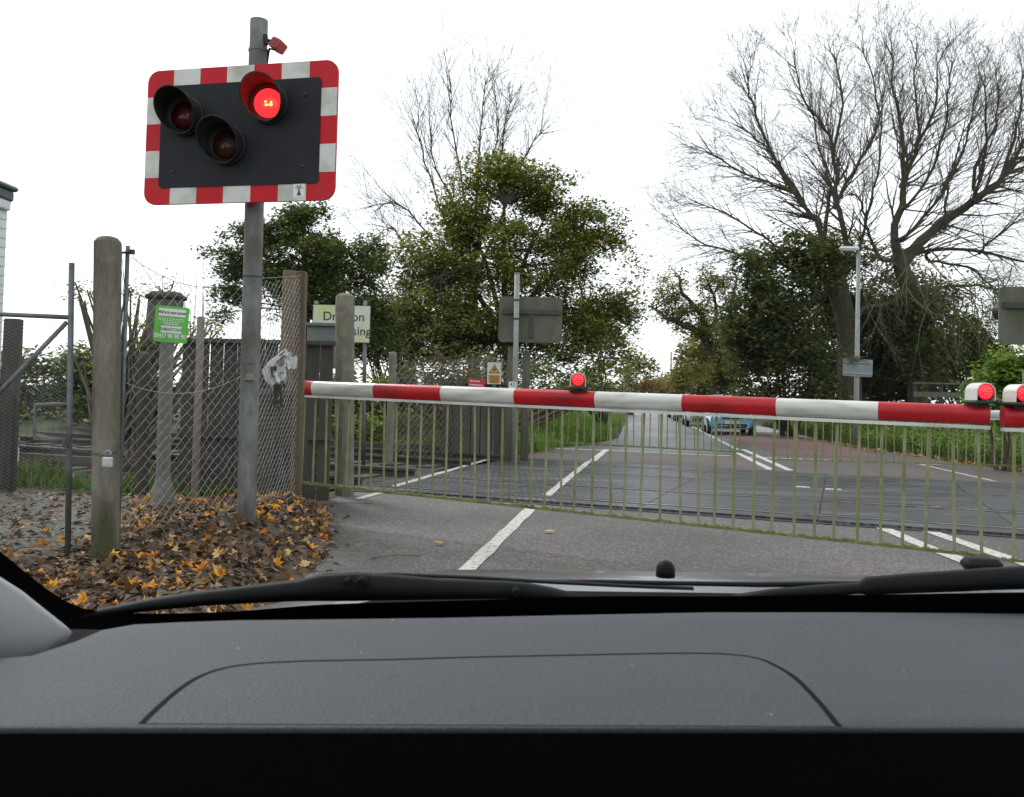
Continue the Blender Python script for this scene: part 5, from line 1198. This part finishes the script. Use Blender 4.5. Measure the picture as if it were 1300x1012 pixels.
shrub('autumn_shrub', 'thin yellowing shrub behind the thick concrete post', [(110, 395, 13, 22, 40), (175, 390, 13, 30, 42), (215, 380, 13.5, 38, 32), (190, 430, 13, 50, 30), (250, 420, 14, 35, 22), (120, 440, 13, 30, 20)], (160, 560, 13), 74, 'yellow_green', 95, .055, .20, 10, .0, 1.3, stems=70, bark=TWIG)
mb = MB(); rr = random.Random(75)
for _ in range(16):
    x = rr.uniform(130, 260); a = P(x, 430, 13); b = P(x+rr.uniform(-8, 12), rr.uniform(280, 350), 13); mb.tube([a, a.lerp(b, .5)+Vector((rr.gauss(0, .03), 0, 0)), b], [.008, .005, .002], 3, cap=False)
tag(mb.build('dry_weeds', TWIG), 'tall thin bare weed stalks rising above the yellowing shrub', 'weeds', kind='stuff')
# bramble tangle on chain link behind
bf = thing('weathered_mesh_fence', (P(560, 560, 16.8).x, 16.8, 0), 'old mesh fence overgrown with dry brambles left of the cabinet', 'fence')
mb = MB(); a = P(499, 455, 14.5); b = P(648, 452, 16.9); wiremesh(mb, (a.x, 14.5, 0), (b.x, 16.9, 0), lambda t: .1, lambda t: lerp(a.z, b.z, t), .07, .07, .0025); mb.build('mesh_panel', WIRE, bf)
mb = MB(); rr = random.Random(76)
for _ in range(420):
    t = rr.random(); q = Vector((lerp(a.x, b.x, t), lerp(14.5, 16.9, t)+rr.uniform(.05, .5), rr.uniform(.2, a.z+.05))); d = Vector((rr.gauss(0, .25), rr.gauss(0, .1), rr.gauss(0, .22))); mb.tube([q-d, q+Vector((0, 0, .08)), q+d], .006, 3, cap=False)
tag(mb.build('bramble_tangle', TWIGB, bf), kind='stuff')
# wooden rail fence right background
rf = thing('rail_fence', (P(1190, 520, 27).x, 27, 0), 'low dark wooden rail fence under the bare tree at right', 'fence')
mb = MB(); a, b = P(1160, 487, 27), P(1232, 487, 27); mb.box((a+b)/2, (b.x-a.x, .08, .05)); mb.box((a+b)/2-Vector((0, 0, .35)), (b.x-a.x, .04, .16)); mb.build('rail', GWOOD, rf)
for px in (1162, 1195, 1230): mb = MB(); q = P(px, 487, 27.05); mb.box((q.x, 27.08, q.z/2), (.1, .1, q.z), bev=.01); mb.build('post', DWOOD, rf)

# grass and verge plants
def grass(name, label, n, fn, mat_, seed, hmin=.08, hmax=.28, wd=.012):
    r_ = random.Random(seed); mb = MB(); k = 0
    while k < n:
        p = fn(r_)
        if p is None: continue
        k += 1
        h = r_.uniform(hmin, hmax)*(.5+.9*max(0, noise.noise(Vector((p.x*.9, p.y*.9, 5)))+.5)); a = r_.uniform(0, 6.28); w_ = Vector((math.cos(a), math.sin(a), 0))*wd*r_.uniform(.6, 1.6); l = Vector((r_.gauss(0, .35), r_.gauss(0, .35), 0))*h
        mb.add([p-w_, p+w_, p+w_*.7+l*.4+Vector((0, 0, h*.6)), p+l+Vector((0, 0, h)), p-w_*.7+l*.4+Vector((0, 0, h*.6))], [(0, 1, 2, 4), (4, 2, 3)])
    return tag(mb.build(name, mat_, loc=(0, 0, 0)), label, 'grass', kind='stuff')
GRASS = leafmat('grass_blades', [(0, (.07, .15, .018)), (.5, (.12, .25, .025)), (.8, (.18, .3, .035)), (.93, (.2, .2, .05)), (1, (.12, .07, .03))], .35)
GRASS2 = leafmat('verge_plants', [(0, (.035, .07, .012)), (.5, (.06, .12, .018)), (.85, (.1, .17, .025)), (1, (.2, .12, .04))], .3)
def leftverge(r_):
    y = 19.3+r_.random()**1.5*30; l = smooth_poly(LEFT, y); x = l-.15-r_.random()**1.3*7
    if y < 21 and x > 1.2: return None
    return Vector((x, y, .35*sstep(.4, 3, l-x)-.03))
grass('grass', 'bright green grass verge beyond far left barrier', 22000, leftverge, GRASS, 81, .12, .34, .016)
def rightverge(r_):
    y = 13.6+r_.random()**1.4*28; rx = smooth_poly(RIGHT, y); x = rx+.25+r_.random()**1.2*6; return Vector((x, y, bank(x, y)-.03))
grass('grass', 'tall green verge grass and nettles along the right roadside', 16000, rightverge, GRASS2, 82, .12, .42, .02)
def leftbed(r_): q = TP(-3.4-r_.random()*9, -.7-r_.random()*.9); return Vector((q.x, q.y, .0))
grass('grass', 'low green weeds between the gate and the railway tracks', 6000, leftbed, GRASS2, 83, .06, .2, .012)
def farbed(r_):
    q = TP(-3.3-r_.random()*6, 6.8+r_.random()*2.5); return Vector((q.x, q.y, 0))
grass('grass', 'yellow green weeds beyond the tracks left of the path', 5000, farbed, GRASS, 84, .1, .45, .014)
rr = random.Random(85); lv = Leaves(85); cl_ = []
for _ in range(9500):
    y = 13.8+rr.random()**1.4*26; rx = smooth_poly(RIGHT, y); x = rx+.45+rr.random()*5; cl_.append((x, y, bank(x, y)+rr.uniform(.0, .38)))
lv.clumps(cl_, .2, 8, .08)
tag(lv.build('verge_plants', LM['bright_green']), 'leafy nettles and low brambles growing through the right verge grass', 'verge plants', kind='stuff')
mb = MB(); rr = random.Random(86)
for _ in range(500):
    y = rr.uniform(13, 26); x = smooth_poly(RIGHT, y)+rr.gauss(.05, .2); maple(mb, (x, y, .03+max(0, bank(x, y))), rr.uniform(.04, .08))
tag(mb.build('gutter_leaves', LEAFC, loc=(0, 0, 0)), 'brown and orange leaves lying along the right road edge', 'fallen leaves', kind='stuff')

# ------------------------------------------------------------ the car we sit in
DASH = bpy.data.materials.new('grained_grey_dashboard'); DASH.use_nodes = True
n = DASH.node_tree; L = n.links.new; b = n.nodes['Principled BSDF']; b.inputs['Roughness'].default_value = .68; b.inputs['Specular IOR Level'].default_value = .35
tc = n.nodes.new('ShaderNodeTexCoord'); vz = n.nodes.new('ShaderNodeTexVoronoi'); vz.inputs['Scale'].default_value = 420; vz.feature = 'F1'; L(tc.outputs['Object'], vz.inputs['Vector'])
n1 = n.nodes.new('ShaderNodeTexNoise'); n1.inputs['Scale'].default_value = 260; n1.inputs['Detail'].default_value = 4; L(tc.outputs['Object'], n1.inputs['Vector'])
n2 = n.nodes.new('ShaderNodeTexNoise'); n2.inputs['Scale'].default_value = 14; n2.inputs['Detail'].default_value = 6; L(tc.outputs['Object'], n2.inputs['Vector'])
rp = n.nodes.new('ShaderNodeValToRGB'); rp.color_ramp.elements[0].position = .3; rp.color_ramp.elements[1].position = .7; rp.color_ramp.elements[0].color = (.028, .031, .039, 1); rp.color_ramp.elements[1].color = (.052, .058, .069, 1); L(n1.outputs['Fac'], rp.inputs[0])
m2 = n.nodes.new('ShaderNodeMapRange'); m2.inputs['To Min'].default_value = .88; m2.inputs['To Max'].default_value = 1.12; L(n2.outputs['Fac'], m2.inputs['Value'])
hv = n.nodes.new('ShaderNodeHueSaturation'); L(m2.outputs[0], hv.inputs['Value']); L(rp.outputs[0], hv.inputs['Color'])
vd = n.nodes.new('ShaderNodeTexVoronoi'); vd.inputs['Scale'].default_value = 26; L(tc.outputs['Object'], vd.inputs['Vector'])
ld = n.nodes.new('ShaderNodeMath'); ld.operation = 'LESS_THAN'; ld.inputs[1].default_value = .035; L(vd.outputs['Distance'], ld.inputs[0])
l2 = n.nodes.new('ShaderNodeMath'); l2.operation = 'MULTIPLY'; l2.inputs[1].default_value = .6; L(ld.outputs[0], l2.inputs[0])
dm = n.nodes.new('ShaderNodeMixRGB'); dm.inputs[2].default_value = (.3, .3, .3, 1); L(l2.outputs[0], dm.inputs[0]); L(hv.outputs[0], dm.inputs[1]); L(dm.outputs[0], b.inputs['Base Color'])
bp = n.nodes.new('ShaderNodeBump'); bp.inputs['Strength'].default_value = .45; bp.inputs['Distance'].default_value = .001; L(vz.outputs['Distance'], bp.inputs['Height']); L(bp.outputs[0], b.inputs['Normal'])
INBLK = pmat('black_interior_plastic', (.0035, .0035, .004), (.0045, .0045, .005), rough=.85, scale=20, spec=.1)
RUB = pmat('black_rubber', (.0035, .004, .0045), (.006, .007, .0075), rough=.6, scale=30, spec=.14)
TRIM = pmat('pale_pillar_trim', (.30, .32, .335), (.26, .275, .29), rough=.7, scale=300, lo=.3, hi=.7)
HEADLN = pmat('grey_headliner', (.16, .16, .16), rough=.95, scale=100)
CARS = pmat('silver_car_paint', (.12, .125, .135), (.10, .105, .11), rough=.3, metal=.5, coat=.4, scale=8)
own = thing('car_interior', (0, .9, .4), 'grey dashboard of the car we look out from, with wipers and bonnet edge', 'car')
zd = .95; up = Vector((0, 0, 1))
def dz(x, y):   # height of dash top
    return zd - .0 + .012*math.sin((y-.65)/.4*math.pi)*0 - .03*sstep(-.62, -.95, x)
def D(px, py, z=zd): return hit(px, py, (0, 0, z), up)
# dash top
rows = [(0, 923), (0, 895), (0, 865), (0, 835), (0, 806), (0, 785)]
xs = [-80, -20, 40, 95, 130, 170, 230, 300, 420, 560, 720, 900, 1080, 1220, 1320, 1420]
def reary(px):
    pts = [(-80, 838), (0, 838), (60, 830), (95, 815), (130, 800), (170, 793), (230, 790), (320, 787), (480, 786), (650, 783), (830, 778), (1000, 777), (1300, 779), (1420, 781)]
    for (x0, y0), (x1, y1) in zip(pts, pts[1:]):
        if px <= x1: return lerp(y0, y1, (px-x0)/(x1-x0))
mb = MB(); nx = len(xs); NR = 12
for j in range(NR):
    for px in xs:
        py = lerp(923, reary(px), j/(NR-1)); q = D(px, py); 
        mb.v.append(tuple(q))
for j in range(NR-1):
    for i in range(nx-1): mb.f.append((j*nx+i, j*nx+i+1, (j+1)*nx+i+1, (j+1)*nx+i)); mb.m.append(0)
# rear lip curling down into the demister well
bs = len(mb.v)
for k, (dy, dzz) in enumerate(((.006, -.003), (.012, -.012), (.016, -.05))):
    for i, px in enumerate(xs): q = D(px, reary(px)); mb.v.append((q.x, q.y+dy, q.z+dzz))
for i in range(nx-1):
    r0 = (NR-1)*nx
    for a, b_ in ((r0, bs), (bs, bs+nx), (bs+nx, bs+2*nx)): mb.f.append((a+i, a+i+1, b_+i+1, b_+i)); mb.m.append(0)
# front lip
bs = len(mb.v)
for dy, dzz in ((-.0015, -.001), (-.0025, -.004)):
    for px in xs: q = D(px, 923); mb.v.append((q.x, q.y+dy, q.z+dzz))
for i in range(nx-1):
    for a, b_ in ((bs, 0), (bs+nx, bs)): mb.f.append((a+i, a+i+1, b_+i+1, b_+i)); mb.m.append(0)
dash = mb.build('dashboard', DASH, own, smooth=True)
# airbag panel with its seam
out = [(165, 935), (200, 900), (232, 873), (262, 856), (300, 846), (360, 841), (440, 839), (500, 838), (600, 835), (700, 833), (800, 831), (860, 830), (920, 831), (960, 836), (985, 846), (1010, 862), (1035, 887), (1055, 911), (1073, 935)]
def sm(pts, k=4):
    P_ = [pts[0]]+pts+[pts[-1]]; o = []
    for i in range(1, len(P_)-2):
        for j in range(k):
            t = j/k; o.append(tuple(.5*((2*P_[i][c])+(P_[i+1][c]-P_[i-1][c])*t+(2*P_[i-1][c]-5*P_[i][c]+4*P_[i+1][c]-P_[i+2][c])*t*t+(3*P_[i][c]-P_[i-1][c]-3*P_[i+1][c]+P_[i+2][c])*t**3) for c in (0, 1)))
    return o+[pts[-1]]
so_ = sm(out)
pts = [D(x, min(y, 923)) for x, y in so_ if y <= 925]
mb = MB(); off1, off2 = .0014, .0012
cc = sum(pts, Vector())/len(pts); cc.y = pts[0].y
mb2 = MB()
vs = []; n_ = len(pts)
for i, q in enumerate(pts):
    d = (pts[min(i+1, n_-1)]-pts[max(i-1, 0)]).normalized(); nn = Vector((d.y, -d.x, 0))
    vs += [q-nn*.0030+Vector((0, 0, .0003)), q+nn*.0030+Vector((0, 0, .0003))]
mb.add(vs, [(2*i, 2*i+1, 2*i+3, 2*i+2) for i in range(n_-1)]); 
inner = []
for i, q in enumerate(pts):
    d = (pts[min(i+1, n_-1)]-pts[max(i-1, 0)]).normalized(); nn = Vector((d.y, -d.x, 0)); v_ = q+nn*.0026; v_.z = zd+.0005; v_.y = max(v_.y, pts[0].y-.0); inner.append(v_)
mb2.add(inner+[Vector((v_.x, v_.y, zd+.0001)) for v_ in inner], [tuple(range(n_))]+[(i, (i+1) % n_, n_+(i+1) % n_, n_+i) for i in range(n_)])
mb2.build('airbag_panel', DASH, dash); mb.build('panel_seam', INBLK, dash)
# black lower fascia
mb = MB(); rings = []
for px in (-260, -80, 600, 1420, 1560):
    q = D(px, 923); rings.append([q+Vector((0, -.006, -.0022)), q+Vector((0, .03, -.003)), q+Vector((0, .03, -.42)), q+Vector((0, .01, -.42))])
mb.loft(rings); mb.build('lower_fascia', INBLK, own)
# windscreen plane
WB = Vector((0, 1.13, .925)); wn_ = Vector((0, .60, .80)).normalized()
def Wp(px, py, off=0): return hit(px, py, WB+wn_*off, wn_)
mb = MB()
top_ = [(-260, 560), (-120, 640), (-40, 676), (0, 700), (40, 733), (75, 758), (105, 772), (140, 777), (200, 779), (300, 776), (420, 767), (600, 762), (760, 757), (900, 757), (1100, 755), (1300, 752), (1500, 752)]
bot_ = [(-260, 660), (-120, 705), (-40, 722), (0, 738), (35, 762), (62, 782), (88, 802), (125, 812), (190, 805), (300, 800), (420, 798), (600, 797), (760, 795), (900, 793), (1100, 793), (1300, 795), (1500, 797)]
vs = []; 
for (a, b2), (c_, d_) in zip(sm(top_), sm(bot_)): vs += [Wp(a, b2), Wp(c_, d_)]
mb.add(vs, [(2*i, 2*i+1, 2*i+3, 2*i+2) for i in range(len(vs)//2-1)]); mb.build('windscreen_border', INBLK, own)
# dark well under the glass
mb = MB(); mb.box((.2, 1.04, zd-.07), (2.4, .14, .02)); mb.build('demister_well', INBLK, own)
# glass
GL = bpy.data.materials.new('windscreen_glass'); GL.use_nodes = True; n = GL.node_tree; L = n.links.new; n.nodes.clear()
o_ = n.nodes.new('ShaderNodeOutputMaterial'); tp = n.nodes.new('ShaderNodeBsdfTransparent'); gs = n.nodes.new('ShaderNodeBsdfGlossy'); gs.inputs['Roughness'].default_value = .02; tp.inputs[0].default_value = (.93, .95, .94, 1)
df = n.nodes.new('ShaderNodeBsdfDiffuse'); df.inputs[0].default_value = (.6, .6, .6, 1)
ms = n.nodes.new('ShaderNodeMixShader'); fr = n.nodes.new('ShaderNodeFresnel'); fr.inputs[0].default_value = 1.3
tc = n.nodes.new('ShaderNodeTexCoord'); nn_ = n.nodes.new('ShaderNodeTexNoise'); nn_.inputs['Scale'].default_value = 7; nn_.inputs['Detail'].default_value = 5; L(tc.outputs['Object'], nn_.inputs['Vector'])
mr = n.nodes.new('ShaderNodeMapRange'); mr.inputs['From Min'].default_value = .45; mr.inputs['From Max'].default_value = .8; mr.inputs['To Min'].default_value = .0; mr.inputs['To Max'].default_value = .012; L(nn_.outputs['Fac'], mr.inputs['Value'])
vd = n.nodes.new('ShaderNodeTexVoronoi'); vd.inputs['Scale'].default_value = 38; L(tc.outputs['Object'], vd.inputs['Vector'])
ld = n.nodes.new('ShaderNodeMath'); ld.operation = 'LESS_THAN'; ld.inputs[1].default_value = .03; L(vd.outputs['Distance'], ld.inputs[0])
l2 = n.nodes.new('ShaderNodeMath'); l2.operation = 'MULTIPLY_ADD'; l2.inputs[1].default_value = .3; L(ld.outputs[0], l2.inputs[0]); L(mr.outputs[0], l2.inputs[2])
m0 = n.nodes.new('ShaderNodeMixShader'); L(l2.outputs[0], m0.inputs[0]); L(tp.outputs[0], m0.inputs[1]); L(df.outputs[0], m0.inputs[2])
L(fr.outputs[0], ms.inputs[0]); L(m0.outputs[0], ms.inputs[1]); L(gs.outputs[0], ms.inputs[2]); L(ms.outputs[0], o_.inputs[0])
topz = 1.47
def wy(z): return WB.y-(z-WB.z)*.8/.6
USE_GLASS = True
if USE_GLASS:
    mb = MB(); mb.add([(-.75, wy(.93)+.002, .9315), (1.45, wy(.93)+.002, .9315), (1.3, wy(topz)+.002, topz+.0015), (-.62, wy(topz)+.002, topz+.0015)], [(0, 1, 2, 3)])
    mb.build('windscreen', GL, own)
# pillar trims, roof, doors, back: the cabin shell
mb = MB(); Yt = .86
tri = [(-90, 690), (0, 733), (30, 752), (60, 776), (84, 795), (92, 803), (84, 815), (60, 832), (30, 843), (0, 850), (-90, 880)]
fr_t = [P(x, y, Yt+.10*(x/95)) for x, y in tri]; bk = [p+Vector((-.03, .05, -.01)) for p in fr_t]; md = [p+Vector((-.004, .008, -.002)) for p in fr_t]; c_ = sum(fr_t, Vector())/len(fr_t); fi = [p.lerp(c_, .12)+Vector((.004, -.012, .004)) for p in fr_t]
mb.loft([fi, md, bk]); mb.build('pillar_trim', TRIM, own, smooth=True)
mb = MB(); mb.box((.35, -.62, topz+.02), (1.95, 2*(wy(topz)+.62)-.0, .04), bev=.01); mb.build('roof', HEADLN, own)
mb = MB(); yf = wy(topz)
for s, x0, x1 in ((-1, -.75, -.62), (1, 1.45, 1.3)):
    mb.tube([(x0-.03*(-s), wy(.93)-.0, .90), (x1-.02*(-s), wy(topz), topz)], .035, 8)
mb.build('windscreen_pillar', INBLK, own)
mb = MB()
for x in (-.78, 1.48): mb.box((x, -.6, .62), (.06, 3.3, .66), bev=.02)
mb.box((.35, -2.2, .85), (2.3, .08, 1.2), bev=.02); mb.box((.35, -.5, .28), (2.3, 3.4, .05)); mb.build('cabin_shell', INBLK, own)
# cowl, bonnet
mb = MB(); NX = 24; rowsb = [(1.17, .905), (1.30, .922), (1.42, .914), (1.55, .875), (1.75, .80), (2.0, .70), (2.2, .58), (2.26, .35)]
def cres(x):
    return -.15*max(0, (-.08-x)/.6)**1.25 - .05*max(0, (x-1.0)/.6)**2+.006*math.exp(-((x-.55)/.5)**2)
for y, z in rowsb:
    for i in range(NX+1): x = lerp(-.78, 1.55, i/NX); mb.v.append((x, y, z+cres(x)))
for j in range(len(rowsb)-1):
    for i in range(NX): mb.f.append((j*(NX+1)+i, j*(NX+1)+i+1, (j+1)*(NX+1)+i+1, (j+1)*(NX+1)+i)); mb.m.append(0)
mb.build('bonnet', CARS, own, smooth=True)
mb = MB()
for y, z in ((1.10, .90), (1.19, .912), (1.245, .918)):
    for i in range(NX+1): x = lerp(-.78, 1.55, i/NX); mb.v.append((x, y, z+cres(x)+.002))
for j in range(2):
    for i in range(NX): mb.f.append((j*(NX+1)+i, j*(NX+1)+i+1, (j+1)*(NX+1)+i+1, (j+1)*(NX+1)+i)); mb.m.append(0)
mb.build('cowl', INBLK, own, smooth=True)
# wipers: outlines at their own distance, given thickness
def bar(mb, line_, Y0, Y1, h, th=.012):
    n_ = len(line_); rings = []
    for i, (px, pyt, pyb) in enumerate(line_):
        Y = lerp(Y0, Y1, i/(n_-1)); a = P(px, pyt, Y); b_ = P(px, pyb, Y)
        m_ = (a+b_)/2; hh = (a.z-b_.z)/2
        rings.append([m_+Vector((0, -th*.5, -hh)), m_+Vector((0, -th, 0)), m_+Vector((0, -th*.3, hh*.85)), m_+Vector((0, th*.3, hh)), m_+Vector((0, th, 0)), m_+Vector((0, th*.5, -hh))])
    mb.loft(rings)
mb = MB(); bar(mb, [(110, 778, 782), (150, 768, 779), (200, 758, 774), (260, 750, 768), (330, 742, 764), (380, 736, 762), (408, 729, 762), (450, 727, 762), (500, 730, 761), (560, 735, 760), (640, 738, 759), (668, 740, 759), (700, 746, 760), (742, 757, 760)], 1.17, 1.16, 0)
w1_ = mb.build('wiper', RUB, own, smooth=True)
mb = MB(); bar(mb, [(250, 753, 757), (330, 741, 747), (420, 731, 736), (500, 727, 731), (600, 731, 735), (700, 737, 741), (800, 742, 746), (880, 745, 749)], 1.20, 1.18, 0, .006); mb.build('wiper_blade', RUB, w1_, smooth=True)
for px, py, s in ((459, 740, 7), (440, 739, 4), (655, 752, 5)):
    mb = MB(); q = P(px, py, 1.145); mb.lathe([(s/F*1.15, -.02), (s/F*1.15, .003), (s/F*.9, .007)], 14, Matrix.Translation(q) @ Matrix.Rotation(R(90), 4, 'X')); mb.build('pivot_cap', INBLK, w1_)
mb = MB(); bar(mb, [(930, 756, 760), (980, 748, 757), (1040, 743, 756), (1090, 740, 753), (1100, 733, 754), (1160, 728, 752), (1220, 724, 750), (1260, 721, 748), (1300, 719, 747), (1400, 714, 745)], 1.17, 1.16, 0); w2_ = mb.build('wiper', RUB, own, smooth=True)
mb = MB(); bar(mb, [(680, 736, 739), (760, 736, 741), (860, 738, 743), (960, 739, 745), (1090, 738, 745), (1200, 730, 738), (1320, 722, 730)], 1.20, 1.18, 0, .006); mb.build('wiper_blade', RUB, w2_, smooth=True)
for px, py, s, nm in ((845, 719, 12.5, 'washer_nozzle'), (1246, 716, 16, 'wiper_spindle_cap')):
    q = P(px, py, 1.28 if nm[0:2] == 'wa' else 1.2); mb = MB(); r_ = s/F*1.25
    if nm[0:2] == 'wa': mb.lathe([(r_, -.012), (r_, -.004), (r_*.92, .003), (r_*.65, .009), (.001, .012)], 18, Matrix.Translation(q-Vector((0, 0, .003))))
    else: mb.box(q, (.05, .03, .016), bev=.006)
    mb.build(nm, RUB, own, smooth=True)
mb = MB(); q = P(935, 723, 1.40); maple(mb, (q.x, q.y, .915), .012, flat=True); tag(mb.build('fallen_leaf', LEAFO), 'tiny orange leaf scrap lying on the bonnet edge above the wipers', 'leaf')
for o in bpy.data.objects:
    if '_loc' in o: del o['_loc']
